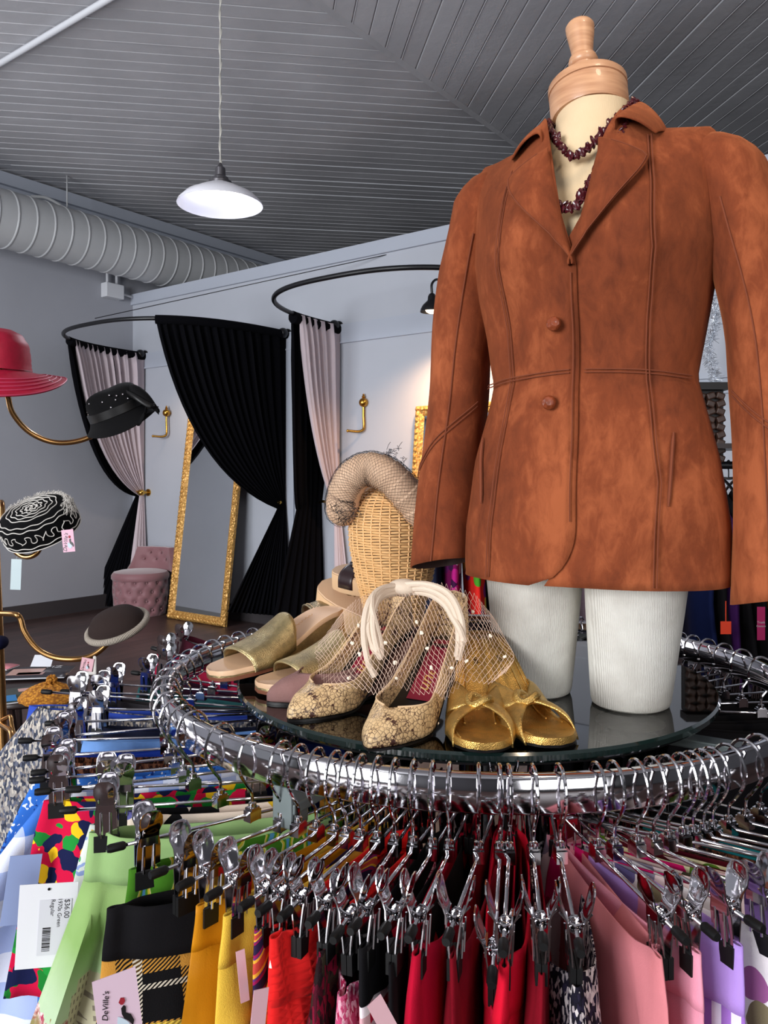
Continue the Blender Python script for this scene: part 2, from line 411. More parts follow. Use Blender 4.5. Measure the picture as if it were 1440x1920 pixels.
# right drape of the left room: black outside
tB = RM(vL+2.2, .03, 0); tB.z = H-.25
fB = phi_at(vL, 292, pi*.4, pi*.99); topB = lambda s: rail_pt(vL, pi-s*(pi-fB))
cur = thing('tied_curtain', 'wide black drape sweeping across the left fitting room to its right tieback', 'curtain', RM(vL+2.2, .3, 0))
o = part('drape', drape(topB, 0, 1, tB, RM(vL+2.3, .05, .12), RM(vL+1.95, .55, .2), .80, 0., folds=15, amp=.03, gather=.12), m_cblk, cur, world=True); solid(o, .004)
q = MB(); q.tube([topB(i/40)+Vector((0, 0, -.01)) for i in range(41)], .04, 10, sx=.8); part('heading', q, m_cblk, cur, world=True)
tieback(RM(vL+2.16, 0, 0)+Vector((0, 0, H-.24)), 'brass hook holding the wide black drape')
# left drape of the right room
tC = RM(vR-.06, .03, 0); tC.z = H-.24
fC = phi_at(vR, 549, 0, pi*.2); topC = lambda s: rail_pt(vR, s*fC)
cur = thing('tied_curtain', 'narrow black drape with blush lining at the right fitting room', 'curtain', RM(vR, .3, 0))
o = part('drape', drape(topC, 0, 1, tC-V*.1, RM(vR-.12, .03, .04), RM(vR-.42, .45, .04), 1.0, .02, folds=6, gather=.35), m_cblk, cur, world=True); solid(o, .004)
o = part('lining', drape(topC, 0, .86, tC+V*.05, RM(vR+.14, .03, .04), RM(vR+.02, .14, .04), .7, -.035, folds=6, amp=.03, gather=.08), m_blush, cur, 'pale blush lining', world=True); solid(o, .003)
q = MB(); q.tube([topC(i/20)+Vector((0, 0, -.03)) for i in range(21)], .055, 10, sx=.8); part('heading', q, m_cblk, cur, world=True)
tieback(RM(vR-.02, 0, 0)+Vector((0, 0, H-.23)), 'brass hook at the right fitting room, beside the hat with black netting')
# ------------------------------------------------------------------ wall hooks, sconce
def wall_hook(px, py, lab):
    p = W(px, py, wall_d(px)-.01); q = MB()
    t = thing('coat_hook', lab, 'hook', p, -YAW)
    g = MB(); g.lathe([(0, .17), (.008, .165), (.01, .15), (.018, .14), (.010, .13), (.014, .125)], 16, (0, -.05, -.03)); g.ball((0, -.05, .06), .042, 20, 12); g.tube([(0, 0, .06), (0, -.05, .06)], .016, 10); part('finial', g, m_brass, t)
    g = MB(); g.tube(cr([(0, -.05, .03), (.0, -.05, -.05), (.005, -.05, -.15), (0, -.06, -.185), (-.03, -.09, -.2), (-.09, -.15, -.195)], 6), [.012]*31, 10); g.ball((-.095, -.155, -.195), .014); part('arm', g, m_brass, t)
wall_hook(319, 785, 'brass coat hook on the wall to the left of the tall mirror')
wall_hook(688, 768, 'brass coat hook on the pale wall above the wicker head')
sp = W(810, 580, 6.25); t = thing('wall_sconce', 'black barn wall light with a gooseneck, lit, beside the jacket sleeve', 'lamp', sp)
g = MB(); prof = [(.093, -.02), (.09, 0), (.075, .03), (.045, .06), (.035, .07), (.032, .1), (.022, .12), (.012, .125)]
g.lathe([(0, .06), (.042, .057), (.072, .028), (.087, 0), (.09, -.02)]+prof+[(.0, .126)], 32, caps=False); part('lamp_shade', g, m_black, t)
g = MB().ball((0, 0, .005), (.055, .055, .04), 20, 12); N = NT('warm_bulb'); N.set(color=(1, .9, .75, 1), emis=6., emisc=(1., .74, .48, 1)); part('bulb', g, N.m, t, 'warm glowing bulb')
v0, w0 = along(sp); back = RM(v0+.05, 0, sp.z+.06)-sp
g = MB().tube(cr([(0, 0, .12), (.0, .0, .2), (.05, .05, .245), (.12, .14, .2), back*.95, back], 6), .01, 8); g.tube([back, back*.985], .05, 16); part('gooseneck', g, m_black, t)
# ------------------------------------------------------------------ leaning gilt mirrors
N = NT('carved_gilt'); vo = N.n('TexVoronoi', {'Vector': N.obj(), 'Scale': 34.}); no = N.noise(60., 3.)
N.set(color=N.ramp(no.outputs[0], [(.3, srgb(168, 116, 52)), (.65, srgb(224, 176, 98))]), metal=.35, rough=.42); N.bump(vo.outputs['Distance'], .9, .012); m_gilt = N.m
N = NT('mirror_silver'); N.set(color=(.80, .83, .86, 1), metal=1., rough=.012); m_mir = N.m
def mirror(BL, BR, back, hgt, lab):
    BL, BR = Vector(BL), Vector(BR); x = (BR-BL); wd = x.length; x.normalize(); n = Vector((x.y, -x.x, 0))
    up = (Vector((0, 0, sqrt(max(.01, hgt*hgt-back*back))))-n*back).normalized(); fr = x.cross(up)
    if fr.dot(n) < 0: fr = -fr
    M = Matrix(((x.x, -fr.x, up.x, BL.x), (x.y, -fr.y, up.y, BL.y), (x.z, -fr.z, up.z, BL.z), (0, 0, 0, 1)))
    t = thing('leaning_mirror', lab, 'mirror', BL.lerp(BR, .5))
    fwid = .085; prof = [(0, 0), (0, -.03), (.012, -.045), (.03, -.05), (.045, -.038), (.055, -.04), (.07, -.034), (.085, -.018), (.085, 0)]
    g = MB(); rows = []
    for cx_, cz, sx_, sz in ((0, 0, 1, 1), (wd, 0, -1, 1), (wd, hgt, -1, -1), (0, hgt, 1, -1), (0, 0, 1, 1)):
        rows.append([Vector((cx_+sx_*a, b, cz+sz*a)) for a, b in prof])
    g.grid(rows, False); g.xf(M); part('frame', g, m_gilt, t, angle=30, world=True)
    g = MB(); n_ = int(hgt/.05)
    for k in range(n_):
        for xx in (.03, wd-.03): g.ball((xx, -.048, (k+.5)*hgt/n_), (.016, .01, .018), 8, 5)
    n_ = int(wd/.05)
    for k in range(n_):
        for zz in (.03, hgt-.03): g.ball(((k+.5)*wd/n_, -.048, zz), (.018, .01, .016), 8, 5)
    g.xf(M); part('carving', g, m_gilt, t, world=True)
    g = MB().box((wd/2, -.012, hgt/2), (wd-.15, .008, hgt-.15)); g.xf(M); part('mirror_glass', g, m_mir, t, 'reflecting glass', smooth=False, world=True)
    g = MB().box((wd/2, -.003, hgt/2), (wd-.01, .006, hgt-.01)); g.xf(M); part('backing', g, m_black, t, smooth=False, world=True)
va = along(G(322, 1150, 0))[0]; mirror(RM(va+.20, .34, 0), RM(va+1.06, .34, 0), .28, 2.14, 'tall gilt framed mirror leaning on the wall behind the wide black drape')
vv, ww = along(W(752, 1000, 6.6)); mirror(RM(vv, .25, 0), RM(vv+.8, .25, 0), .22, 2.06, 'gilt mirror mostly hidden behind the jacket sleeve')
# ------------------------------------------------------------------ tufted vanity stool
st = RM(.64, .37, 0); t = thing('vanity_stool', 'dusty pink tufted vanity stool with a low back in the corner', 'stool', st, -YAW+R(16))
m_pink = mat('pink_velvet', (138, 94, 99), .6, var=.08, vscale=6., sheen=.5)
rad = .285; rows = []; nn = 120; lat = []
for r_ in range(4):
    for c_ in range(14): lat.append(((c_+.5*(r_ % 2))*2*pi/14, .07+r_*.095))
for j in range(33):
    z = .0+.37*j/32; row = []
    for i in range(nn):
        a = 2*pi*i/nn; dsp = 0
        for (la, lz) in lat:
            da = (a-la+pi) % (2*pi)-pi; dd = (da*rad)**2+(z-lz)**2
            if dd < .01: dsp = max(dsp, exp(-dd/.0006)*.03)
        ca = (a*14/(2*pi)); cz = (z-.07)/.095
        d1 = abs(((ca+cz*.5) % 1)-.5); d2 = abs(((ca-cz*.5) % 1)-.5)
        crease = max(0, 1-min(.5-d1, .5-d2)/.12)*.006
        rr = rad*(1-.10*(1-j/32)**3)-dsp-crease
        row.append(Vector((rr*cos(a), rr*sin(a), z)))
    rows.append(row)
part('tufted_base', MB().grid(rows, True, 0, True, True), m_pink, t, angle=80)
for la, lz in lat:
    if sin(la) < .35: part('button', MB().ball(((rad-.024)*cos(la), (rad-.024)*sin(la), lz), .011, 10, 6), m_pink, t)
part('seat', MB().lathe([(0, .375), (rad, .37), (rad+.012, .385), (rad+.012, .42), (rad-.01, .45), (rad-.06, .462), (0, .466)], 64), m_pink, t)
rows = []
for j in range(15):
    z = .44+.25*j/14; row = []; half = lerp(.275, .205, j/14)
    for i in range(31):
        x = lerp(-half, half, i/30); y = .10+.16*(1-(x/.29)**2)**.5 if abs(x) < .29 else .1
        tuft = sum(exp(-((x-bx)**2+(z-bz)**2)/.0006)*.022 for bx, bz in ((-.14, .56), (0, .56), (.14, .56), (-.07, .63), (.07, .63)))
        row.append(Vector((x, y+tuft, z)))
    rows.append(row)
o = part('backrest', MB().grid(rows, False), m_pink, t, angle=80); solid(o, .07, 1.); bev(o, .02)
for bx, bz in ((-.14, .56), (0, .56), (.14, .56), (-.07, .63), (.07, .63)):
    part('button', MB().ball((bx, .10+.16*(1-(bx/.29)**2)**.5+.004, bz), .012, 10, 6), m_pink, t)
# ------------------------------------------------------------------ round clothes rack
RC = Vector((.135, 1.24, 0)); RR = .457; ZT = H-.29           # centre, radius and top of the ring
m_chr = mat('chrome', (214, 212, 216), .09, 1.)
m_rub = mat('black_rubber', (7, 7, 8), .55, spec=.3)
m_steel = mat('grey_steel_plate', (112, 122, 122), .45, .3)
rack = thing('round_clothes_rack', 'round chrome clothes rack with a glass topper, packed with skirts on clip hangers', 'clothes rack', (RC.x, RC.y, 0))
g = MB(); rows = []
for i in range(144):
    a = 2*pi*i/144; row = []
    for dx, dz in ((-.007, -.003), (-.004, 0), (.004, 0), (.007, -.003), (.007, -.036), (.004, -.039), (-.004, -.039), (-.007, -.036)):
        row.append(Vector(((RR+dx)*cos(a), (RR+dx)*sin(a), ZT+dz)))
    rows.append(row)
rows.append(rows[0]); g.grid(rows); part('ring_rail', g, m_chr, rack, angle=50)
g = MB().lathe([(.019, .03), (.019, ZT-.04)], 20); part('centre_pole', g, m_chr, rack)
for a in (-122, -32, 58, 148):
    e = Vector((cos(R(a)), sin(R(a)), 0)); rot = Matrix.Rotation(R(a), 3, 'Z')
    g = MB().box(e*(RR/2)+Vector((0, 0, ZT-.062)), (RR, .03, .012), rot); g.box(e*(RR-.012)+Vector((0, 0, ZT-.058)), (.03, .026, .05), rot)
    bev(part('spoke', g, m_steel, rack, smooth=False), .002)
    g = MB().box(e*.25+Vector((0, 0, .035)), (.5, .035, .03), rot); bev(part('foot', g, m_chr, rack, smooth=False), .003)
ZG = H-.305                                                  # top of the glass
shelf = MB()
for r in (.345, .25, .15): shelf.tube([RC+Vector((r*cos(2*pi*i/72), r*sin(2*pi*i/72), ZG-.0155)) for i in range(72)], .0024, 6, True)
for k in range(9):
    a = 2*pi*k/9+.25; shelf.tube([RC+Vector((.03*cos(a), .03*sin(a), ZG-.019)), RC+Vector((.345*cos(a), .345*sin(a), ZG-.018))], .0022, 6)
shelf.lathe([(.03, ZT-.04), (.03, ZG-.012)], 16, (RC.x, RC.y, 0))
part('wire_shelf', shelf, m_black, rack, 'black wire shelf under the glass', world=True)
N = NT('table_glass'); t_ = N.t
gl = N.n('BsdfGlossy', {'Color': (1, 1, 1, 1), 'Roughness': .02}); tr = N.n('BsdfTransparent', {'Color': (.80, .86, .85, 1)})
fr = N.n('Fresnel', {'IOR': 1.5}); mx = N.n('MixShader', {0: fr.outputs[0], 1: tr.outputs[0], 2: gl.outputs[0]}); t_.links.new(mx.outputs[0], N.out.inputs[0]); m_glass = N.m
N = NT('glass_edge'); N.set(color=srgb(28, 46, 44), rough=.08, spec=.8, coat=.5); m_gedge = N.m
GR = .357; g = MB()
g.lathe([(0, ZG-.012), (GR-.003, ZG-.012)], 128, (RC.x, RC.y, 0), 0, caps=False); g.lathe([(GR-.003, ZG-.012), (GR, ZG-.009), (GR, ZG-.003), (GR-.003, ZG)], 128, (RC.x, RC.y, 0), 1, caps=False); g.lathe([(GR-.003, ZG), (0, ZG)], 128, (RC.x, RC.y, 0), 0, caps=False)
solo('glass_top', g, [m_glass, m_gedge], 'round clear glass top with a dark green edge lying over the rack', 'glass top', (RC.x, RC.y, ZG-.006))
# ------------------------------------------------------------------ clip hangers
ZB = -.080                                                   # bar height under the ring top
hk = MB()
hpts = cr([(-.019, 0, -.026), (-.0195, 0, -.012), (-.012, 0, .003), (0, 0, .0075), (.013, 0, .002), (.020, 0, -.014), (.018, 0, -.030), (.008, 0, -.046), (.001, 0, -.056), (0, 0, -.072)], 5)
hk.tube(hpts, .0019, 7); hk.ball(hpts[0], .0026, 8, 6)
hk.lathe([(.0045, -.072), (.0045, -.067), (.003, -.066)], 10)
for s in (-1, 1): hk.box((0, s*.0045, ZB+.001), (.012, .0016, .013))
hk.box((0, 0, ZB+.0075), (.012, .010, .0022))
for x in (-.007, .007): hk.box((x, 0, ZB), (.002, .011, .012))
HOOK = hk.mesh('hook', m_chr)
CLIPS = {}
def clip_mesh(op):
    cm = MB()
    for s in (-1, 1):
        prof = [(.031, .0145, .004), (.029, .0142, .008), (.024, .013, .0105), (.017, .0115, .0108), (.010, .009, .0085), (.004, .0065, .009), (-.004, .0055, .0105), (-.018, .0038, .0108), (-.040, .0022, .0110)]
        rows = []
        for z, y, w in prof:
            rows.append([Vector((w*x, s*(y+(.0016 if abs(x) < .5 and .012 < z < .028 else 0)), z)) for x in (-1, -.75, -.4, 0, .4, .75, 1)])
        m2 = MB().grid(rows, False); back = [[p+Vector((0, -s*.0011, 0)) for p in r] for r in rows]; m2.grid(back, False)
        per = [r[0] for r in rows]+rows[-1][1:]+[r[-1] for r in rows[::-1]][1:]+rows[0][::-1][1:-1]
        pb = [r[0] for r in back]+back[-1][1:]+[r[-1] for r in back[::-1]][1:]+back[0][::-1][1:-1]
        m2.grid([per, pb], True); cm.add(m2.v, m2.f)
        for x in (-.0045, .0045): cm.tube([(x, s*.0066, -.002), (x, s*.0052, -.028)], .0011, 6)
        cm.box((0, s*.0058, .001), (.016, .002, .008))
    cm.tube([Vector((-.006+.012*i/40, .0042*cos(i*.95), .0042*sin(i*.95))) for i in range(41)], .0008, 5)
    cm.tube([(-.010, 0, 0), (.010, 0, 0)], .002, 8)
    cm.tube(cr([(.006, .012, .012), (.0062, .004, .004), (.0062, -.004, .004), (.006, -.012, .012)], 4), .0008, 5)
    return cm
CLIP = clip_mesh(0).xf(Matrix.Scale(1.12, 4)).mesh('clip', m_chr)
pm = MB()
for s in (-1, 1): pm.box((0, s*.0024, -.0345), (.0235, .0042, .016))
PAD = pm.xf(Matrix.Scale(1.12, 4)).mesh('jaw_pad', m_rub, False)
BARS = {}
def bar_mesh(hl):
    k = round(hl, 3)
    if k not in BARS: BARS[k] = MB().tube([(-hl, 0, 0), (hl, 0, 0)], .0019, 8).mesh('bar', m_chr)
    return BARS[k]
CAP = MB().lathe([(0, -.009), (.0032, -.009), (.0043, -.007), (.0043, .006), (.0034, .009), (0, .009)], 12).xf(Matrix.Rotation(pi/2, 4, 'Y')).mesh('end_cap', m_rub)
def hanger(th, skew, label, group, hl=.15, cx_=.115, shift=0., tilt=0.):
    """th, skew in degrees: azimuth of the hook on the ring, swivel of the bar"""
    e = Vector((cos(R(th)), sin(R(th)), 0))
    t = thing('clip_hanger', label, 'hanger', RC+e*RR+Vector((0, 0, ZT)), R(th), group)
    link('hook', HOOK, t)
    def put(name, me, x, par=None, flip=0.):
        o = link(name, me, t); r = Euler((0, -tilt, R(skew))).to_matrix()
        o.location = r @ Vector((x+shift, 0, 0))+Vector((0, 0, ZB)); o.rotation_euler = (0, -tilt, R(skew)+flip); return o
    put('bar', bar_mesh(hl), 0)
    for s in (-1, 1): put('end_cap', CAP, s*(hl-.004))
    for s in (-1, 1):
        c = put('clip', CLIP, s*cx_); link('jaw_pad', PAD, c)
    M = Matrix.Translation(t.location+Vector((0, 0, ZB))) @ Matrix.Rotation(R(th+skew), 4, 'Z') @ Matrix.Rotation(-tilt, 4, 'Y') @ Matrix.Translation((shift, 0, 0))
    return t, M
def garment_mb(cx_, L, thick, flare, pleats, amp, band, seed, z0=0., sag=.006, belly=1., nn=64, rows=18, ext=.018, bias=0., v0=0., v1=1., grow=0.):
    rd = random.Random(seed); p1, p2, p3 = rd.uniform(0, 6), rd.uniform(0, 6), rd.uniform(0, 6)
    out = []
    for j in range(rows):
        v = lerp(v0, v1, j/(rows-1)); d = v*L                     # depth below the waist
        row = []
        hw = cx_+ext+flare*max(0, d-band)+.004*sm(d/.05)
        g = sm((d-band)/.10)
        for i in range(nn):
            a = 2*pi*i/nn; x0 = cos(a); x = hw*(abs(x0)**.8)*(1 if x0 >= 0 else -1)+bias*d
            xr = abs(x0)*hw
            pin = exp(-((xr-cx_)/.013)**2)*(1-sm(d/.10))
            endw = (1-abs(x0)**8)**.5
            th = (thick*(1-.88*pin)+grow*d*.25)*max(.12, endw)
            sy = sin(a); q = math.copysign(abs(sy)**.55, sy) if abs(sy) > 1e-6 else 0.
            wob = (amp*g*(sin(pleats*x/hw*3.1+p1)+.5*sin(pleats*1.7*x/hw*3.1+p2)) + .004*sin(3*x/hw+p3)*sm(d/.06))
            fl = amp*.8*g*sin(pleats*1.3*x/hw*3.1+p3+(1.5 if sy > 0 else 0))
            row.append(Vector((x, (th+grow*0)*q+wob+(fl*(1 if sy > 0 else -1)*.4 if abs(sy) > .25 else 0), -.026+z0-d-sag*(1-min(1, (xr/cx_))**2))))
        out.append(row)
    return MB().grid(out)
def garment(M, name, label, cat, m, cx_=.115, L=.55, thick=.010, flare=.12, pleats=3., amp=.005, band=.0, mband=None, seed=0, group=None, z0=0., sag=.006, ext=.018, bias=0., grow=0., grouptag=None):
    kw = dict(cx_=cx_, L=L, thick=thick, flare=flare, pleats=pleats, amp=amp, band=band, seed=seed, z0=z0, sag=sag, ext=ext, bias=bias, grow=grow)
    if band > 0:
        t = thing(name, label, cat, M.translation, 0, group); t.rotation_euler = M.to_euler()
        o = part('skirt_body', garment_mb(v0=(band-.002)/L, **kw), m, t, angle=80); solid(o, .0014, 0)
        kw2 = dict(kw); kw2['thick'] = thick+.0012
        o = part('waistband', garment_mb(v0=0., v1=(band+.001)/L, rows=6, **{k: v for k, v in kw2.items()}), mband or m, t, None if mband is None else 'waistband of another look', angle=80); solid(o, .0018, 0)
        return t
    o = link(name, garment_mb(**kw).mesh(name, m, True, 80)); o.matrix_world = M; solid(o, .0016, 0)
    return tag(o, label, cat, group)
def theta(px, near=True):                                     # azimuth of the near ring point seen at column px
    best = None
    for i in range(0, 3600):
        a = -180+i*.1 if near else i*.1
        if near and not -180 <= a <= 0: continue
        x = RC.x+RR*cos(R(a)); y = RC.y+RR*sin(R(a))
        if near and (x*cos(R(a))+y*sin(R(a))) > 0: continue   # only the part facing the viewer
        d = abs(CX+F*x/y-px)
        if best is None or d < best[0]: best = (d, a)
    return best[1]
# materials of the skirts
P_ = {}
def dots(name, base, cols, scale, r): return floral(name, base, cols, scale, r)
f_maroon = plain('maroon_wool', (66, 18, 34)); f_rasp = plain('raspberry_wool', (150, 24, 56)); f_teal = plain('teal_cotton', (42, 92, 96)); f_navy = plain('navy_wool', (22, 26, 46))
f_black = plain('black_wool', (16, 15, 18)); f_char = plain('charcoal_wool', (44, 42, 46)); f_plum = plain('plum_wool', (46, 18, 38))
N = NT('blue_denim'); u, v = uv2(N); tw = N.math('SINE', N.math('MULTIPLY', N.math('ADD', u, N.math('MULTIPLY', v, 1.)), 2600.)); N.set(color=N.mix(N.math('MULTIPLY', N.noise(40.).outputs[0], .8), srgb(26, 56, 160), srgb(52, 92, 205)), rough=.85); N.bump(tw, .3, .0006); f_denim = N.m
f_ldenim = plain('light_blue_denim', (112, 154, 214), .25)
f_tweed = tweed('grey_marled_knit', [(72, 78, 94), (170, 164, 158), (102, 106, 122), (200, 192, 180), (58, 62, 76), (136, 128, 124)], 330.)
f_brown = tweed('brown_boucle', [(48, 26, 20), (92, 52, 36), (28, 18, 18), (120, 78, 56)], 380.)
f_band = floral('blue_bandana', (52, 112, 200), [(225, 232, 245), (30, 60, 130), (225, 232, 245)], 110., .32)
f_bging = gingham('blue_gingham', (224, 230, 246), (66, 120, 210), .075)
f_dots = floral('dotted_cotton', (214, 222, 216), [(24, 34, 70), (206, 178, 74), (24, 110, 64), (140, 160, 210), (24, 34, 70), (70, 160, 90)], 85., .40)
f_flor = floral('red_floral', (200, 16, 62), [(24, 120, 44), (236, 190, 30), (20, 26, 66), (30, 140, 54), (200, 16, 62)], 52., .70)
f_geo = floral('black_cream_print', (232, 214, 198), [(16, 16, 18), (214, 176, 40), (16, 16, 18), (232, 214, 198), (90, 90, 150)], 24., .5)
def _green(N):
    x = N.n('SeparateXYZ', {0: N.obj()}); z = x.outputs[2]; u = N.math('ADD', x.outputs[0], x.outputs[1])
    base = N.mix(N.maprange(N.noise(9., 3.).outputs[0], .35, .65, 0, 1), srgb(132, 166, 98), srgb(152, 182, 116))
    base = N.mix(N.maprange(z, -.14, -.21, 0, 1), base, srgb(178, 200, 164))
    no = N.noise(160., 4.)
    town = N.mix(N.maprange(no.outputs[0], .42, .58, 0, 1), srgb(168, 52, 84), srgb(226, 206, 200)); town = N.mix(N.maprange(N.noise(30.).outputs[0], .45, .6, 0, 1), town, srgb(140, 130, 84))
    zz = N.math('ADD', z, N.maprange(N.noise(50., 2.).outputs[0], .3, .7, -.012, .012))
    c = N.mix(N.math('LESS_THAN', zz, -.222), base, town)
    # towers of the printed town
    cell = N.math('ABSOLUTE', N.math('SUBTRACT', N.math('FRACT', N.math('ADD', N.math('DIVIDE', u, .12), 50.22)), .5))
    tower = N.math('MULTIPLY', N.math('LESS_THAN', cell, .2), N.math('LESS_THAN', z, -.195)); step = N.math('MULTIPLY', N.math('LESS_THAN', cell, .12), N.math('LESS_THAN', z, -.180))
    tower = N.math('MAXIMUM', tower, step)
    win = N.math('MULTIPLY', bands(N, u, .008, .4), bands(N, z, .011, .5))
    tc = N.mix(N.math('MULTIPLY', win, .75), srgb(186, 180, 152), srgb(96, 84, 80))
    return N.mix(tower, c, tc)
f_green = fab('green_town_print', _green); f_gband = plain('pale_green_cotton', (142, 174, 114), .06)
def _palm(N):
    u, v = uv2(N); w = N.n('TexWave', {'Vector': N.obj(), 'Scale': 9., 'Distortion': 9., 'Detail': 3., 'Detail Scale': 1.4})
    return N.ramp(w.outputs[0], [(0, srgb(60, 112, 26)), (.42, srgb(84, 136, 36)), (.5, srgb(206, 198, 150)), (.56, srgb(186, 172, 54)), (.78, srgb(70, 126, 30)), (.95, srgb(74, 132, 170))], 'CONSTANT')
f_palm = fab('green_yellow_leaf_print', _palm)
def _plaid(N):
    u, v = uv2(N); tw = bands(N, N.math('ADD', u, v), .0042, .5)
    dk = srgb(14, 13, 15); gold = srgb(196, 140, 58); yel = srgb(226, 190, 74); wh = srgb(226, 216, 196)
    A = bands(N, u, .08, .6); B = bands(N, v, .08, .6)
    c = N.mix(A, gold, dk); c2 = N.mix(B, gold, dk); c = N.mix(tw, c, c2)
    for q, off in ((u, .30), (v, .18)):
        c = N.mix(bands(N, q, .08, .16, off), c, N.mix(N.math('MULTIPLY', tw, .6), yel, dk))
    for q, off in ((u, .62), (v, .60)):
        c = N.mix(N.math('MULTIPLY', bands(N, q, .08, .07, off), .85), c, N.mix(tw, wh, dk))
    return c
f_plaid = fab('black_gold_plaid', _plaid, bump=.6)
f_must = plain('mustard_satin', (196, 128, 18), .08, rough=.5); f_yel = plain('yellow_knit', (222, 182, 66), .08, bump=.5)
def _pais(N):
    w = N.n('TexWave', {'Vector': N.obj(), 'Scale': 14., 'Distortion': 7., 'Detail': 1., 'Detail Scale': 1.2}, wave_type='RINGS')
    return N.ramp(w.outputs[0], [(0, srgb(42, 30, 66)), (.3, srgb(150, 24, 84)), (.55, srgb(96, 48, 110)), (.72, srgb(226, 168, 54)), (.9, srgb(190, 70, 60))], 'CONSTANT')
f_pais = fab('purple_gold_paisley', _pais)
f_oran = fab('orange_gauze', lambda N: N.mix(N.maprange(N.noise(60., 4., .6, N.n('Mapping', {0: N.obj(), 'Scale': (1, 1, 6)}).outputs[0]).outputs[0], .35, .65, 0, 1), srgb(150, 66, 20), srgb(218, 124, 30)), bump=.8, bscale=300.)
N = NT('red_waffle_knit'); u, v = uv2(N); gx = N.math('SINE', N.math('MULTIPLY', u, 900.)); gz = N.math('SINE', N.math('MULTIPLY', v, 900.)); x3 = N.n('SeparateXYZ', {0: N.obj()})
wh = N.math('MULTIPLY', bands(N, v, .09, .30, .55), N.math('GREATER_THAN', x3.outputs[0], .135)); N.set(color=N.mix(wh, srgb(226, 14, 12), srgb(235, 228, 222)), rough=.9); N.bump(N.math('MAXIMUM', gx, gz), .5, .0012); f_waff = N.m
f_tart = tweed('dark_red_tartan', [(70, 14, 30), (34, 22, 24), (120, 14, 44), (52, 44, 34), (34, 14, 20)], 260.)
f_ptw = tweed('pink_tweed', [(190, 70, 110), (226, 170, 186), (160, 30, 70), (212, 120, 150)], 420.); f_beige = plain('beige_lining', (178, 136, 116))
f_rging = gingham('crimson_gingham', (240, 224, 230), (178, 14, 50), .018)
f_crim = plain('crimson_wool', (176, 10, 44), .06, rough=.95); f_red = plain('bright_crimson_wool', (206, 14, 44), .06); f_dred = plain('dark_red_velvet', (116, 4, 24), .2)
f_boucle = tweed('black_white_boucle', [(22, 20, 34), (198, 190, 190), (34, 30, 50), (160, 150, 154), (18, 16, 26)], 420.)
f_salm = plain('salmon_wool', (206, 124, 130), .06); f_pink = plain('pale_pink_twill', (222, 146, 166), .05); f_lav = plain('lavender_cotton', (172, 138, 212), .05)
def _lst(N):
    u, v = uv2(N); return N.mix(bands(N, u, .022, .5), srgb(226, 220, 240), srgb(156, 110, 194))
f_lst = fab('lavender_stripe', _lst)
f_pdot = floral('plum_dot_cotton', (226, 220, 222), [(150, 90, 140), (120, 110, 84), (110, 100, 150)], 26., .36)
f_hot = floral('hot_pink_floral', (214, 24, 104), [(238, 200, 208), (150, 16, 60), (214, 24, 104), (232, 170, 190)], 36., .5)
f_cream = floral('cream_leaf_print', (214, 186, 178), [(92, 96, 60), (170, 80, 100), (60, 56, 40), (214, 186, 178), (226, 220, 206)], 22., .34)
f_lime = floral('lime_cream_print', (224, 214, 170), [(140, 190, 50), (90, 130, 40), (224, 214, 170)], 20., .5)
f_pinkw = floral('pink_watercolour', (236, 214, 214), [(230, 150, 166), (236, 214, 214), (150, 140, 160)], 18., .5)
HG = 'chrome clip hangers on the round rack'
SK = 'skirts on the round rack'
def hang(th, skew, gname, desc, cat, m, hl=.15, cx_=.115, shift=0., tilt=0., noun=None, gskew=0., gshift=0., **kw):
    if th > 0: skew += random.uniform(-6, 6); tilt += random.uniform(-.03, .05)
    t, M = hanger(th, skew, 'chrome clip hanger holding the '+(noun or desc), HG, hl, cx_, shift, tilt)
    M = M @ Matrix.Rotation(R(gskew), 4, 'Z') @ Matrix.Translation((gshift, 0, 0))
    return garment(M, gname, desc, cat, m, cx_=cx_, group=SK, seed=int(abs(th)*10)+3, **kw)
S = 'skirt'
# left side, from the far end round to the front
Lw = dict(hl=.175, cx_=.14)
hang(139, 12, 'skirt', 'deep maroon wool skirt at the far left of the rack', S, f_maroon, hl=.18, cx_=.15, shift=.075, tilt=.16, L=.5, flare=.10, z0=.035, thick=.02, noun='deep maroon skirt at the far left')
hang(146, 8, 'skirt', 'raspberry wool skirt beside the maroon one', S, f_rasp, hl=.18, cx_=.15, shift=.06, tilt=.08, L=.5, z0=.02, thick=.016, noun='raspberry skirt beside the maroon one')
hang(151, 9, 'skirt', 'plum wool skirt behind the raspberry one', S, f_plum, hl=.17, cx_=.14, shift=.03, tilt=.05, L=.5, noun='plum wool skirt')
hang(156, 5, 'skirt', 'teal cotton skirt near the left end of the rack', S, f_teal, hl=.17, cx_=.14, shift=.02, tilt=.04, L=.45, noun='teal cotton skirt')
hang(161, 7, 'skirt', 'charcoal ribbed skirt beside the blue jeans skirt', S, f_char, hl=.18, cx_=.15, shift=.03, tilt=.03, L=.5, noun='charcoal ribbed skirt')
hang(166, 4, 'denim_skirt', 'bright blue denim skirt between charcoal and grey knit ones', S, f_denim, hl=.21, cx_=.145, shift=.03, ext=.125, L=.6, flare=.32, bias=.08, thick=.014, band=.04, noun='bright blue denim skirt')
hang(171, 2, 'knit_skirt', 'large grey marled knit skirt spreading out at the left', S, f_tweed, hl=.215, cx_=.155, shift=.045, ext=.07, L=.7, flare=.40, thick=.018, amp=.010, bias=.35, noun='large grey marled knit skirt')
hang(176, 0, 'skirt', 'dark navy wool skirt behind the grey knit', S, f_navy, hl=.17, cx_=.135, L=.5, noun='dark navy wool skirt')
hang(181, 0, 'denim_skirt', 'light blue denim skirt with a frayed top', S, f_ldenim, hl=.19, cx_=.145, L=.55, flare=.2, noun='light blue frayed denim skirt')
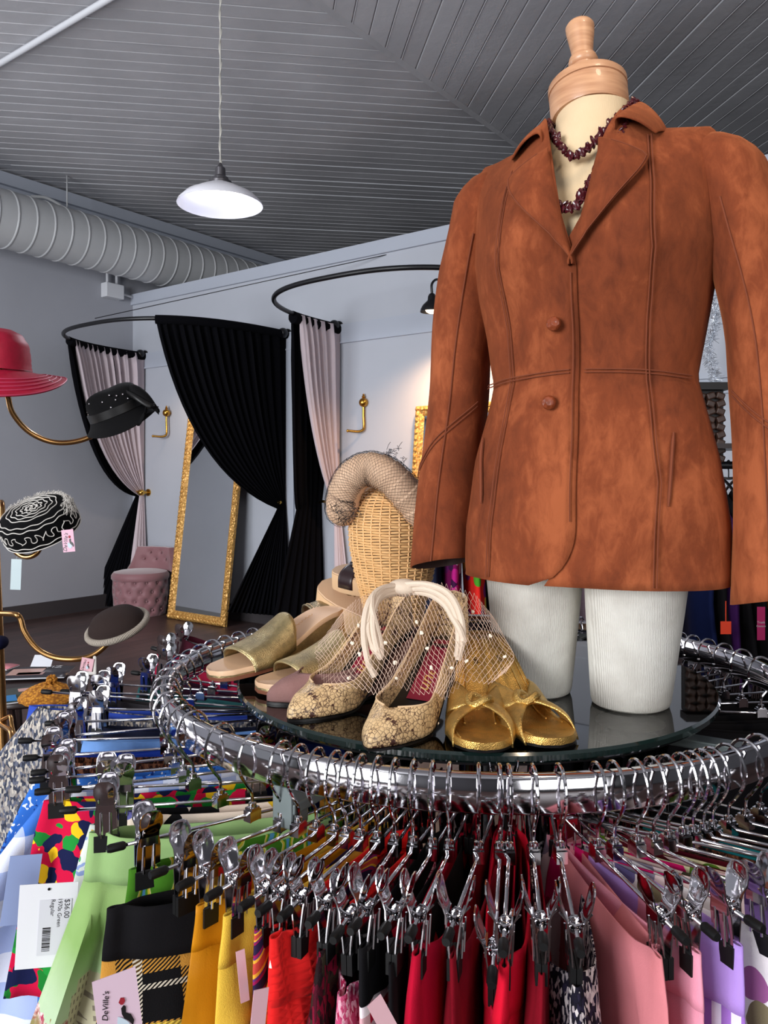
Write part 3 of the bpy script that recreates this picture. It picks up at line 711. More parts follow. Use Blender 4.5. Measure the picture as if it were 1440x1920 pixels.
hang(187, 4, 'denim_skirt', 'royal blue cotton skirt under the hanger bars at left', S, plain('royal_blue_cotton', (28, 58, 160)), hl=.17, cx_=.14, L=.5, noun='royal blue cotton skirt')
hang(193, -2, 'skirt', 'brown boucle skirt beside the light blue denim', S, f_brown, hl=.19, cx_=.14, L=.5, thick=.014, noun='brown boucle skirt')
hang(199, -4, 'skirt', 'blue bandana print skirt at the left', S, f_band, hl=.175, cx_=.145, L=.6, flare=.25, bias=.15, noun='blue bandana print skirt')
hang(204, -8, 'skirt', 'blue and white gingham skirt at the left edge', S, f_bging, hl=.165, cx_=.128, L=.7, flare=.40, bias=.42, amp=.012, noun='blue gingham skirt')
hang(209, -12, 'skirt', 'red floral skirt with green leaves and yellow petals', S, f_flor, hl=.17, cx_=.14, L=.24, flare=.2, amp=.008, noun='red floral skirt')
hang(213, -16, 'skirt', 'white skirt with coloured dots low beside the price tag', S, f_dots, hl=.165, cx_=.09, L=.7, flare=.12, bias=.10, z0=-.02, noun='white dotted skirt')
hang(217, -24, 'skirt', 'black and cream geometric print skirt behind the green one', S, f_geo, hl=.16, cx_=.10, shift=-.02, L=.14, noun='black and cream print skirt')
GREEN = hang(theta(414), -36, 'gathered_skirt', 'pale green gathered skirt printed with a town', S, f_green, hl=.17, cx_=.125, L=.62, flare=.34, pleats=7., amp=.019, thick=.018, bias=.03, band=.052, mband=f_gband, noun='pale green gathered skirt')
hang(theta(473), -20, 'skirt', 'green and yellow leaf print skirt', S, f_palm, L=.55, flare=.10, noun='green and yellow leaf print skirt', band=.045, mband=f_palm)
hang(theta(528), -12, 'skirt', 'black and gold plaid wool skirt with a black waistband', S, f_plaid, L=.55, thick=.013, flare=.08, band=.05, gskew=-17, gshift=.045, z0=-.018, mband=f_black, noun='black and gold plaid skirt')
hang(theta(560), -9, 'skirt', 'mustard satin skirt beside the plaid', S, f_must, L=.6, flare=.10, thick=.011, band=.04, noun='mustard satin skirt')
hang(theta(593), -7, 'skirt', 'yellow knit skirt between mustard and paisley ones', S, f_yel, L=.6, thick=.015, flare=.05, band=.045, noun='yellow knit skirt')
hang(theta(627), -4, 'skirt', 'purple and gold paisley skirt', S, f_pais, L=.55, thick=.013, z0=-.004, noun='purple and gold paisley skirt')
hang(theta(650), -4, 'skirt', 'orange gauze skirt hanging low beside the red waffle knit', S, f_oran, L=.6, thick=.010, z0=-.03, noun='orange gauze skirt')
hang(theta(677), -4, 'skirt', 'bright red waffle knit skirt with white stripes', S, f_waff, L=.6, thick=.020, flare=.03, gskew=-6, gshift=.012, band=.055, noun='bright red waffle knit skirt')
hang(theta(707), -3, 'skirt', 'dark red tartan skirt', S, f_tart, L=.6, thick=.014, noun='dark red tartan skirt', z0=-.008)
hang(theta(740), -4, 'skirt', 'pink tweed skirt with a sagging beige lined waist', S, f_ptw, L=.6, thick=.020, z0=-.030, gshift=.01, sag=.0, noun='pink tweed skirt', tilt=-.06)
hang(theta(775), -8, 'skirt', 'crimson gingham skirt with a black waistband', S, f_rging, L=.6, thick=.012, flare=.03, band=.045, mband=f_black, noun='crimson gingham skirt')
hang(theta(810), -8, 'skirt', 'black wool skirt between the gingham and crimson ones', S, f_black, L=.55, thick=.007, z0=-.01, noun='black wool skirt')
hang(theta(842), -8, 'skirt', 'plain crimson wool skirt, left of the red ones', S, f_crim, L=.6, thick=.017, flare=.02, amp=.002, noun='plain crimson wool skirt')
hang(theta(897), -11, 'skirt', 'dark red velvet skirt behind the crimson ones', S, f_dred, L=.6, thick=.010, noun='dark red velvet skirt')
hang(theta(938), -8, 'skirt', 'crimson skirt on the lowest front hanger', S, f_crim, L=.6, thick=.013, tilt=-.22, z0=-.02, noun='crimson skirt on the lowest front hanger')
hang(theta(954), -9, 'skirt', 'bright crimson skirt with a folded waistband at the front', S, f_red, L=.6, thick=.018, band=.05, flare=.02, tilt=-.04, noun='bright crimson skirt at the front')
hang(theta(1000), -9, 'skirt', 'dark wine skirt left of the boucle', S, f_dred, L=.6, thick=.010, z0=-.01, noun='dark wine skirt')
hang(theta(1049), -11, 'skirt', 'black and white boucle skirt at the front', S, f_boucle, L=.6, thick=.024, z0=-.016, tilt=-.04, noun='black and white boucle skirt')
hang(theta(1120), 2, 'skirt', 'salmon wool skirt with a wide face at the front right', S, f_salm, gskew=-4, L=.6, thick=.010, flare=.12, amp=.006, noun='salmon wool skirt')
hang(theta(1152), 3, 'skirt', 'pale pink twill skirt beside the lavender one', S, f_pink, L=.6, thick=.012, flare=.03, band=.045, noun='pale pink twill skirt')
hang(theta(1195), 7, 'skirt', 'lavender skirt with purple and white stripes', S, f_lst, L=.6, thick=.013, flare=.12, pleats=7, amp=.007, band=.055, mband=f_lav, noun='lavender striped skirt')
hang(theta(1226), 15, 'skirt', 'white skirt with plum dots', S, f_pdot, L=.6, thick=.010, noun='white skirt with plum dots')
hang(theta(1253), 34, 'skirt', 'pink watercolour print skirt', S, f_pinkw, L=.28, thick=.008, noun='pink watercolour print skirt')
hang(theta(1280), 40, 'skirt', 'hot pink floral skirt at the right edge', S, f_hot, L=.12, thick=.014, flare=.1, amp=.008, noun='hot pink floral skirt')
hang(theta(1300), 30, 'skirt', 'cream skirt with a leaf print at lower right', S, f_cream, L=.6, thick=.012, flare=.15, noun='cream leaf print skirt')
hang(theta(1319), 30, 'skirt', 'lime and cream print skirt inside the ring at the right', S, f_lime, L=.4, noun='lime and cream print skirt')
hang(theta(1337), 30, 'skirt', 'dark red skirt at the right side of the ring', S, plain('oxblood_wool', (84, 10, 26)), L=.45, noun='dark red skirt at the right')
hang(theta(1366), 24, 'skirt', 'brown checked skirt at the right side of the ring', S, f_brown, L=.45, noun='brown checked skirt at the right')
hang(theta(1397), 18, 'skirt', 'turquoise skirt at the right side of the ring', S, plain('turquoise_cotton', (26, 120, 130)), L=.45, noun='turquoise skirt at the right')
hang(theta(1425), 12, 'skirt', 'black pleated skirt at the right edge of the ring', S, plain('black_pleat', (14, 14, 18)), L=.45, noun='black pleated skirt at the right edge')
# far side of the ring: only the hooks and dark cloth show
dk = [f_black, f_navy, f_char, f_black, f_plum]
def far(th, i, lab_h, lab_s, gh, gs):
    t, M = hanger(th, random.uniform(-8, 8), lab_h, gh)
    garment(M, 'skirt', lab_s, S, dk[0], L=.5, group=gs, seed=i, thick=.008)
for i, th in enumerate((133, 129.5, 127, 124, 120.5, 117, 113.5, 109, 105)):
    far(th, i, 'chrome clip hanger on the far left arc of the rack behind the gold slides', 'black skirt on the far left arc of the rack', 'hangers on the far left arc', 'black skirts on the far left arc')
for i, th in enumerate((62, 58.5, 55, 52, 49, 46, 42.5, 39, 35.5, 32, 28, 24.5, 20, 15, 9, 2)):
    far(th, i+20, 'chrome clip hanger on the far right arc of the rack behind the form', 'black skirt on the far right arc of the rack', 'hangers on the far right arc', 'black skirts on the far right arc')
# ------------------------------------------------------------------ dress form and suede jacket
MC = Vector((.287, 1.10, ZG)); MR = -R(27)
MX = Matrix.Translation(MC) @ Matrix.Rotation(MR, 4, 'Z')
def loc(px, py, d): return MX.inverted() @ W(px, py, d)
N = NT('ivory_ribbed_jersey'); x3 = N.n('SeparateXYZ', {0: N.n('Mapping', {0: N.obj(), 'Rotation': (0, R(5), 0)}).outputs[0]})
N.set(color=N.mix(N.maprange(N.noise(14., 5.).outputs[0], .4, .68, 0, 1), srgb(212, 209, 200), srgb(188, 183, 174)), rough=.85)
ang = N.math('ADD', x3.outputs[0], N.math('MULTIPLY', x3.outputs[1], .6)); rib = N.math('SINE', N.math('ADD', N.math('MULTIPLY', ang, 3000.), N.math('MULTIPLY', N.noise(90., 2.).outputs[0], 5.))); N.bump(rib, .42, .001); m_form = N.m
N = NT('cream_linen'); N.set(color=N.mix(N.noise(30.).outputs[0], srgb(206, 180, 142), srgb(220, 196, 160)), rough=.85); N.bump(N.noise(500., 2., .5, N.n('Mapping', {0: N.obj(), 'Scale': (3, 1, .2)}).outputs[0]).outputs[0], .3, .001); m_linen = N.m
N = NT('pale_turned_wood'); gr = N.noise(6., 5., .6, N.n('Mapping', {0: N.obj(), 'Scale': (2., 2., 22.)}).outputs[0]); N.set(color=N.ramp(gr.outputs[0], [(.3, srgb(176, 126, 92)), (.7, srgb(208, 160, 122))]), rough=.42, coat=.15); m_wood = N.m
form = thing('dress_form', 'cream fabric dress form with two cut-off thighs and a turned wood finial', 'mannequin', MC, MR)
def leg(cx_, cy, top=.22, sh=0., k_=1.):
    g = MB(); rows = []
    for z, r, fx, fy in ((0, .0, 1, 1), (.0, .046, 1, 1.02), (.003, .0505, 1, 1.02), (.01, .0525, 1, 1.02), (.06, .057, 1, 1.03), (.12, .062, 1, 1.05), (.18, .0665, 1, 1.1), (top, .069, 1, 1.15), (top+.06, .067, 1, 1.2)):
        rows.append([Vector((cx_+sh*(1-z/.28)+r*lerp(1, k_, z/.28)*fx*cos(2*pi*k/40), cy+r*fy*sin(2*pi*k/40), z)) for k in range(40)])
    return g.grid(rows)
part('thigh', leg(-.084, .006, k_=1.07), m_form, form, 'ribbed white thigh stump'); part('thigh', leg(.062, .0, sh=-.012, k_=1.05), m_form, form, 'ribbed white thigh stump')
def ell(a, b, z, n=48, y=0.): return [Vector((a*cos(2*pi*k/n), y+b*sin(2*pi*k/n), z)) for k in range(n)]
tor = [ell(.145, .085, .22), ell(.155, .10, .30), ell(.125, .08, .42), ell(.125, .085, .48), ell(.14, .10, .56), ell(.145, .10, .61), ell(.14, .09, .65), ell(.11, .072, .705), ell(.075, .06, .745), ell(.055, .053, .775), ell(.050, .050, .79), ell(.050, .050, .808)]
part('torso', MB().grid(tor, True, 0, True, True), m_linen, form)
tl = Matrix.Rotation(R(-9), 4, 'X') @ Matrix.Rotation(R(-7), 4, 'Y')
tip = Matrix.Translation((-.004, 0, .805)) @ tl
g = MB().lathe([(.0, -.005), (.0515, -.005), (.0530, .0), (.0530, .030), (.0525, .032)], 48); g.xf(tip); part('neck_block', g, m_wood, form, 'wooden neck block')
g = MB().lathe([(.0515, .032), (.0515, .0335), (.0535, .034), (.0535, .043), (.051, .046), (0, .0465)], 48, caps=False); g.xf(tip); part('neck_cap', g, m_wood, form)
g = MB().lathe([(.0, .068), (.021, .068), (.021, .075), (.0165, .080), (.0165, .083), (.0185, .0845), (.0205, .090), (.0185, .0965), (.0145, .0985), (.0145, .102), (.0165, .118), (.0195, .138), (.0200, .146), (.0175, .150), (.010, .153), (0, .154)], 32); g.xf(tip @ Matrix.Translation((-.002, 0, -.008))); part('finial', g, m_wood, form, 'turned wooden finial knob')
# suede
N = NT('rust_suede'); o_ = N.obj()
n1 = N.noise(5., 6., .62, N.n('Mapping', {0: o_, 'Scale': (1.3, 1.3, .7), 'Rotation': (.2, .3, .1)}).outputs[0], .8); n2 = N.noise(38., 5., .65, N.n('Mapping', {0: o_, 'Scale': (1.4, 1.4, .65)}).outputs[0], .6)
f_ = N.math('ADD', N.math('MULTIPLY', n1.outputs[0], .68), N.math('MULTIPLY', n2.outputs[0], .32))
N.set(color=N.ramp(f_, [(.36, srgb(92, 45, 28)), (.50, srgb(122, 61, 36)), (.62, srgb(156, 85, 52))]), rough=.93, sheen=.35, sheenr=.45, spec=.12)
N.bsdf.inputs['Sheen Tint'].default_value = srgb(226, 140, 90); N.bump(N.noise(700., 3.).outputs[0], .3, .0008); m_suede = N.m
m_seam = mat('rust_seam', (116, 56, 30), .9); m_jlin = mat('dark_jacket_lining', (48, 22, 16), .7)
JT = [  # z, a, b, yoff
 (.168, .177, .120, .0), (.24, .176, .120, 0), (.33, .162, .111, 0), (.435, .135, .096, 0), (.50, .146, .101, 0), (.56, .157, .111, 0), (.60, .163, .116, 0)]
ZCH = .60; AS = .176
def ztop(x):
    x = abs(x)
    return .795 if x < .05 else lerp(.795, .758, sm((x-.05)/.05)) if x < .10 else lerp(.758, .752, min(1, (x-.10)/.06))-.028*sm((x-.15)/.026)
def jpt(a, v, off=0.):
    """a: angle (front = -pi/2), v: 0..1 hem to chest, 1..2 chest to shoulder"""
    ca, sa = cos(a), sin(a)
    def ring(z, aa, bb):
        n = 2.35; return Vector((math.copysign(abs(ca)**(2/n), ca)*(aa+off), math.copysign(abs(sa)**(2/n), sa)*(bb+off), z))
    if v <= 1:
        z = lerp(JT[0][0], ZCH, v); aa, bb, _ = interp(JT, z); p = ring(z, aa, bb)
        if sa < 0:                        # bust in front
            bx = abs(p.x); p.y -= .020*exp(-((bx-.075)/.045)**2-((z-.60)/.075)**2)
        wr = .0026*sin(p.x*60+z*40)*exp(-((z-.44)/.07)**2)+.0018*sin(p.x*31-z*55+2)+.0022*sin(p.x*46+1.3)*exp(-((z-.2)/.1)**2)
        p.y += wr*(1 if sa < 0 else -1); return p
    t = v-1; aa, bb, _ = interp(JT, ZCH); p = ring(ZCH, aa, bb); hx = 1-cos(t*pi/2); vz = sin(t*pi/2)
    if sa < 0: p.y -= .020*exp(-((abs(p.x)-.075)/.045)**2)*(1-t)
    x2 = math.copysign(abs(ca)**.9, ca)*(AS+off)
    ax = abs(x2); y2 = math.copysign(sqrt(max(0, .060**2-ax*ax)) if ax < .055 else .02, sa) if ax < .075 else math.copysign(.012, sa)
    if ax < .075: y2 = math.copysign(lerp(.062, .014, sm(ax/.075)), sa)
    return Vector((lerp(p.x, x2, hx), lerp(p.y, y2, hx**.8)+.0015*sin(p.x*40+t*9)*(1 if sa < 0 else -1), lerp(ZCH, ztop(x2)+off, vz)))
ZBRK = .572
def vz_of(z): return (z-JT[0][0])/(ZCH-JT[0][0]) if z <= ZCH else 1+math.asin(min(1, (z-ZCH)/.175))/(pi/2)
def openx(v):                            # half opening of the front edge
    if v <= 1 and v < vz_of(ZBRK): return 0.
    z0 = vz_of(ZBRK); t = (v-z0)/(1.93-z0); return .058*max(0, t)**.9
def front_angle(x, v):
    lo, hi = (-pi/2, -.02) if x >= 0 else (-pi+.02, -pi/2)
    for _ in range(26):
        m = (lo+hi)/2
        if jpt(m, v).x < x: lo = m
        else: hi = m
    return (lo+hi)/2
jacket = thing('suede_jacket', 'rust brown suede blazer buttoned on the dress form', 'jacket', MC, MR)
NV, NA = 76, 112
rows = []
for j in range(NV+1):
    v = 2*j/NV; row = []
    ox = openx(v); over = .020 if ox < .001 else .020*max(0, 1-ox/.012)
    z = lerp(JT[0][0], ZCH, v) if v <= 1 else 9
    rl = rr_ = 0.
    if z < JT[0][0]+.075: rl = .058*(1-sqrt(max(0, 1-((JT[0][0]+.075-z)/.075)**2))); rr_ = -rl*.25
    a1 = front_angle(min(.12, ox-over+rr_), v)  # viewer-right panel starts a little left of centre, underneath
    a0 = front_angle(max(-.12, -ox+over*.25-rl), v) # viewer-left panel ends on top
    for i in range(NA+1):
        t = i/NA; a = a1+(a0+2*pi-a1)*t
        lay = .0045*sm((t-.90)/.06)
        row.append(jpt(a, v, lay))
    rows.append(row)
o = part('jacket_body', MB().grid(rows, False), m_suede, jacket, angle=85); solid(o, .003)
def on_front(x, z, off=.004):
    v = vz_of(z) if z <= ZCH else None
    if v is None:                        # invert v for given x and z on the yoke
        lo, hi = 1., 2.
        for _ in range(24):
            m = (lo+hi)/2; p = jpt(front_angle(x, m), m)
            if p.z < z: lo = m
            else: hi = m
        v = lo
    a = front_angle(x, v); p = jpt(a, v); q = jpt(a, v, .01)-p
    if q.length < 1e-6: q = Vector((0, -1, 0))
    n = Vector((q.x*.3, -1, .15 if z > ZCH else 0)).normalized() if abs(x) < .12 else q.normalized()
    return p+n*off
# seams
def seam(pts, name='seam', r=.0008, dbl=.004):
    for k in ((-.5, .5) if dbl else (0,)):
        g = MB().tube([Vector(p)+Vector((k*dbl, 0, 0)) for p in pts], r, 5); part(name, g, m_seam, jacket)
for s, xs in ((-1, [(.172, -.118), (.30, -.108), (.43, -.088), (.50, -.090), (.58, -.098), (.66, -.092), (.715, -.088)]), (1, [(.172, .098), (.30, .102), (.43, .086), (.50, .088), (.58, .098), (.66, .095), (.735, .085)])):
    zs = [lerp(xs[0][0], xs[-1][0], i/40) for i in range(41)]
    seam([on_front(interp(xs, z)[0], z, .0045) for z in zs])
for x0, x1 in ((-.128, -.006), (.012, .128)):
    for dz_ in (0, .004):
        seam([on_front(lerp(x0, x1, i/24), .437-.010*(abs(lerp(x0, x1, i/24))/.138)**2+dz_, .0045 if x0 > 0 else .008) for i in range(25)], dbl=0)
seam([on_front(-.001, z, .0085) for z in [lerp(.25, .56, i/20) for i in range(21)]], r=.0009, dbl=0)
for s, x in ((-1, -.128), (1, .112)):     # pocket welts in the side seams
    g = MB().tube([on_front(x+.004*s*(i/8), lerp(.27, .36, i/8), .004) for i in range(9)], [.001]+[.0022]*7+[.001], 6); part('pocket_welt', g, m_seam, jacket)
# lapels
def lapel(sgn):
    rows = []; n = 26
    for i in range(n+1):
        t = i/n; z = lerp(ZBRK-.004, .712, t); v = vz_of(z) if z <= ZCH else 1.0
        e = .050*max(0, (z-ZBRK)/(.78-ZBRK))**.9
        wd = .066*sm(t/.78)**.8 if t < .8 else .066*sqrt(max(0., 1-((t-.8)/.2)**2))*.35+.043*(1-sm((t-.8)/.2))
        if t < .03: wd = max(.003, wd)
        row = []
        for k in range(9):
            q = k/8; x = sgn*(e-.004+wd*q); off = .006+.009*sin(pi*q*.8)**.7*(1 if k not in (0,) else 0)-(.003 if k == 0 else 0)
            row.append(on_front(x, z+.012*q*t, off))
        rows.append(row)
    o = part('lapel', MB().grid(rows, False), m_suede, jacket, angle=85); solid(o, .0025, 0); subd(o)
    g = MB().tube([r[-2].lerp(r[-1], .55)+Vector((0, -.0022, 0)) for r in rows[2:-1]], .0007, 5); part('lapel_stitching', g, m_seam, jacket)
lapel(-1); lapel(1)
rows = []                                 # collar
for i in range(49):
    t = i/48; a = lerp(-pi/2-R(66), -pi/2-R(66)-(2*pi-R(132)), t)
    fr = abs(t-.5)*2; ca, sa = cos(a), sin(a)
    leaf = lerp(.050, .054, sm(fr)); zt = lerp(.828, .806, fr**2.)
    rin = .060
    P0 = Vector((rin*.97*ca, rin*.97*sa, zt-.035)); P1 = Vector((rin*ca, rin*sa, zt)); P2 = Vector(((rin+.009)*ca, (rin+.009)*sa, zt-.001))
    ox_ = (rin+leaf)*ca; oy = (rin+leaf*.7)*sa
    P3 = Vector((ox_, oy, max(.752, ztop(ox_)+.006 if abs(oy) < .02 else .752)))
    k = sm((fr-.42)/.58); sg = 1 if ca > 0 else -1
    tipq = on_front(sg*.094, .730, .012); goq = on_front(sg*.046, .742, .010)
    P3 = P3.lerp(tipq, k); P0 = P0.lerp(goq+Vector((0, .006, -.004)), k**2); P1 = P1.lerp(goq+Vector((0, 0, .006)), k**2); P2 = P2.lerp(goq+Vector((sg*.006, -.003, .010)), k**2)
    mid = P2.lerp(P3, .5)+Vector((.004*ca, .004*sa, .008*(1-.5*k)))
    rows.append([P0, P1, P2, mid, P3])
o = part('collar', MB().grid(rows, False), m_suede, jacket, angle=85); solid(o, .003, 0); subd(o, 2)
# buttons
m_btn = NT('woven_leather_button'); N = m_btn; N.set(color=N.mix(N.noise(120.).outputs[0], srgb(86, 36, 18), srgb(150, 72, 40)), rough=.32); N.bump(N.n('TexVoronoi', {'Vector': N.obj(), 'Scale': 160.}).outputs[0], .6, .003)
for px, py in ((1040, 601), (1031, 751)):
    best = None
    for k in range(60):
        x = -.045+k*.001; z = (H-(py-HY)/F*.985)-ZG; p = on_front(x, z, .010); q = MX @ p; u_ = CX+F*q.x/q.y
        if best is None or abs(u_-px) < best[0]: best = (abs(u_-px), p)
    p = best[1]; g = MB().ball(p+Vector((0, -.004, 0)), (.0092, .006, .0092), 20, 12)
    for a in (0, 1.57, .8, 2.3): g.tube([p+Vector((.0085*cos(a)*c_, -.0085+.0025*abs(c_)**2*1.6, .0085*sin(a)*c_)) for c_ in (-1, -.5, 0, .5, 1)], .0011, 5)
    part('button', g, N.m, jacket, 'dark woven leather button')
# sleeves
def sleeve(path, rad, cuffrot, name='sleeve'):
    pts = cr(path, 8); m = len(pts); rows = []
    for i, p in enumerate(pts):
        t = i/(m-1); rx, ry = interp(rad, t)
        row = []
        for k in range(36):
            a = 2*pi*k/36; wv = 1+.035*sin(3*a+t*9)*sm(t*3)*(1-.5*t)+.02*sin(5*a-t*14)
            row.append(p+Vector((rx*cos(a)*wv, ry*sin(a)*wv, .012*sin(a*1+cuffrot)*t**6)))
        rows.append(row)
    top = []
    c0 = pts[0]
    for s_ in (.12, .35, .6, .85):       # rounded sleeve head with a little ease
        rx, ry = rad[0][1:]; k_ = sqrt(1-(1-s_)**2)
        top.append([c0+Vector((rx*cos(2*pi*k/36)*k_-math.copysign((1-s_)*.022, c0.x), ry*sin(2*pi*k/36)*k_, (1-s_)*.048)) for k in range(36)])
    return MB().grid(top+rows, True, 0, True)
RADL = [(0, .042, .055), (.2, .046, .058), (.45, .042, .056), (.7, .043, .055), (1, .046, .052)]
sl = [(-.160, .004, .704), (-.178, .004, .61), (-.192, .002, .50), (-.200, .0, .40), (-.212, -.008, .28), (-.217, -.018, .178)]
sr = [(.172, .004, .698), (.192, .004, .61), (.213, .002, .50), (.222, -.0, .40), (.2255, -.012, .28), (.227, -.02, .155)]
def sleeve_side(path, rad, lab, sgn, cuffrot):
    o = part('sleeve', sleeve(path, rad, cuffrot), m_suede, jacket, angle=85); solid(o, .0028)
    pts = cr(path, 8); m = len(pts)
    def at(t, a, off=.0015):
        f = t*(m-1); i = min(m-2, int(f)); p = pts[i].lerp(pts[i+1], f-i); rx, ry = interp(rad, t)
        wv = 1+.035*sin(3*a+t*9)*sm(t*3)*(1-.5*t)+.02*sin(5*a-t*14)
        return p+Vector((rx*cos(a)*wv, ry*sin(a)*wv, .012*sin(a+cuffrot)*t**6))+Vector((cos(a), sin(a), 0))*off
    a0 = -pi/2+sgn*(-.35)
    g = MB().tube([at(.12+.88*i/40, a0+.25*sgn*(i/40)) for i in range(41)], .0011, 5); part('seam', g, m_seam, jacket)
    for d_ in (0, .012):
        g = MB().tube([at(.60+d_-.10*(1-abs(q)) if False else .66+d_-.085*(q if sgn < 0 else -q)*1.-.0, -pi/2+q*1.15) for q in [lerp(-1, 1, i/24) for i in range(25)]], .001, 5); part('elbow_seam', g, m_seam, jacket)
    g = MB(); n = len(pts)-1
    rx, ry = rad[-1][1:]
    rows = []
    for t_, k in ((1., .985), (.97, .94), (.9, .93)): rows.append([at(t_, 2*pi*q/36, 0)*1.0-Vector((cos(2*pi*q/36), sin(2*pi*q/36), 0))*(.004+.0*k) for q in range(36)])
    part('sleeve_lining', MB().grid(rows), m_jlin, jacket, 'dark lining inside the cuff')
sleeve_side(sl, RADL, '', -1, 2.2); sleeve_side(sr, [(t, a*1.12, b*1.10) for t, a, b in RADL], '', 1, 2.2)
# necklace of dark chip beads
N = NT('garnet_beads'); N.set(color=N.mix(N.noise(300.).outputs[0], srgb(36, 8, 14), srgb(92, 26, 34)), rough=.22, spec=.6); m_bead = N.m
neck = thing('bead_necklace', 'dark garnet chip bead necklace wound twice round the dress form neck', 'necklace', MX @ Vector((0, -.05, .70)))
def strand(pts, n, sz=1.):
    P = cr([MX @ (Vector(p)+Vector((.005, -.002, .006))*sm((-p[1]-.02)/.04)) for p in pts], 12); L = [0]
    for a, b in zip(P, P[1:]): L.append(L[-1]+(b-a).length)
    g = MB(); rd = random.Random(n)
    for k in range(n):
        d = L[-1]*(k+.5)/n; i = max(q for q in range(len(L)) if L[q] <= d); i = min(i, len(P)-2)
        p = P[i].lerp(P[i+1], (d-L[i])/max(1e-6, L[i+1]-L[i]))
        rot = Euler((rd.uniform(0, 6), rd.uniform(0, 6), rd.uniform(0, 6))).to_matrix()
        g.ball(p+Vector((rd.uniform(-1, 1), rd.uniform(-1, 1), rd.uniform(-1, 1)))*.0025, (.0066*sz*rd.uniform(.8, 1.3), .0042*sz, .0022*sz), 7, 5, 0, rot)
    g.tube(P, .0008, 4); return g
N1 = [(.052, .03, .815), (.056, .0, .808), (.052, -.035, .785), (.036, -.066, .752), (.012, -.082, .722), (-.006, -.086, .712), (-.024, -.082, .722), (-.042, -.060, .752), (-.054, -.03, .785), (-.056, .0, .805), (-.052, .03, .815)]
N2 = [(.054, .03, .812), (.058, -.004, .800), (.053, -.042, .772), (.043, -.072, .735), (.026, -.094, .695), (.004, -.106, .650), (-.012, -.108, .640), (-.030, -.106, .650), (-.045, -.096, .690), (-.055, -.068, .74), (-.058, -.03, .78), (-.057, .0, .80), (-.052, .03, .81)]
part('bead_strand', strand(N1, 150), m_bead, neck, world=True); part('bead_strand', strand(N2, 200), m_bead, neck, world=True)
part('bead_strand', strand([(x*1.05, y*1.05, z-.006*(1-abs(x)/.06)) for x, y, z in N1[:4]+N1[7:]], 60) if False else strand([(a+.004, b-.004, c-.004) for a, b, c in N2], 150), m_bead, neck, world=True)
# ------------------------------------------------------------------ shoes on the glass
N = NT('snakeskin'); o_ = N.obj(); mp = N.n('Mapping', {0: o_, 'Scale': (1, 1.5, 1.2)}).outputs[0]
ve = N.n('TexVoronoi', {'Vector': mp, 'Scale': 165.}, feature='DISTANCE_TO_EDGE'); pn = N.noise(60., 3., .6)
edge = N.maprange(ve.outputs['Distance'], .02, .10, 1, 0); patch = N.maprange(pn.outputs[0], .54, .60, 0, 1)
dk = N.math('MAXIMUM', N.math('MULTIPLY', edge, N.maprange(pn.outputs[0], .38, .54, .5, 1)), N.math('MULTIPLY', patch, N.maprange(N.noise(220., 2.).outputs[0], .48, .55, 0, 1)))
N.set(color=N.mix(dk, N.mix(N.noise(25.).outputs[0], srgb(232, 202, 158), srgb(214, 178, 126)), srgb(70, 40, 34)), rough=.38); N.bump(ve.outputs['Distance'], .35, .002); m_snake = N.m
m_pipe = mat('cream_piping', (222, 190, 150), .5); m_ink = mat('black_leather', (16, 14, 15), .35); m_lbl = mat('crimson_label', (124, 20, 44), .5)
def goldm(name, rgb, rough):
    N = NT(name); N.set(color=N.mix(N.maprange(N.noise(34., 6., .7).outputs[0], .38, .62, 0, 1), srgb(*[c*.78 for c in rgb]), srgb(*rgb)), metal=.85, rough=rough); N.bump(N.n('TexVoronoi', {'Vector': N.obj(), 'Scale': 700.}).outputs['Distance'], .45, .001); return N.m
m_gold = goldm('gold_leather', (232, 192, 112), .36); m_pgold = goldm('pale_gold_leather', (210, 190, 140), .38); m_goldin = goldm('smooth_gold_insole', (228, 182, 100), .38)
m_nude = mat('beige_insole', (216, 178, 142), .5, var=.05); m_sole = mat('tan_outsole', (126, 74, 52), .5); m_tan = mat('tan_suede', (206, 168, 128), .9, var=.05, bump=.3, bscale=500.); m_bleather = mat('brown_leather', (104, 48, 32), .4, var=.1); m_dkl = mat('dark_brown_leather', (44, 28, 30), .35)
m_goldtxt = mat('gold_print', (214, 160, 84), .4, .4)
def shoe_frame(toe, yaw, roll=0., pitch=0.):  # local +x runs from toe to heel
    return Matrix.Translation(toe) @ Matrix.Rotation(yaw, 4, 'Z') @ Matrix.Rotation(pitch, 4, 'Y') @ Matrix.Rotation(roll, 4, 'X')
def place(name, label, cat, M, group=None):
    t = thing(name, label, cat, M.translation, 0, group); t.rotation_euler = M.to_euler(); return t
PW = [(0, .0), (.01, .006), (.04, .0125), (.12, .026), (.25, .0375), (.36, .039), (.55, .031), (.75, .026), (.90, .027), (.97, .019), (1., .0)]
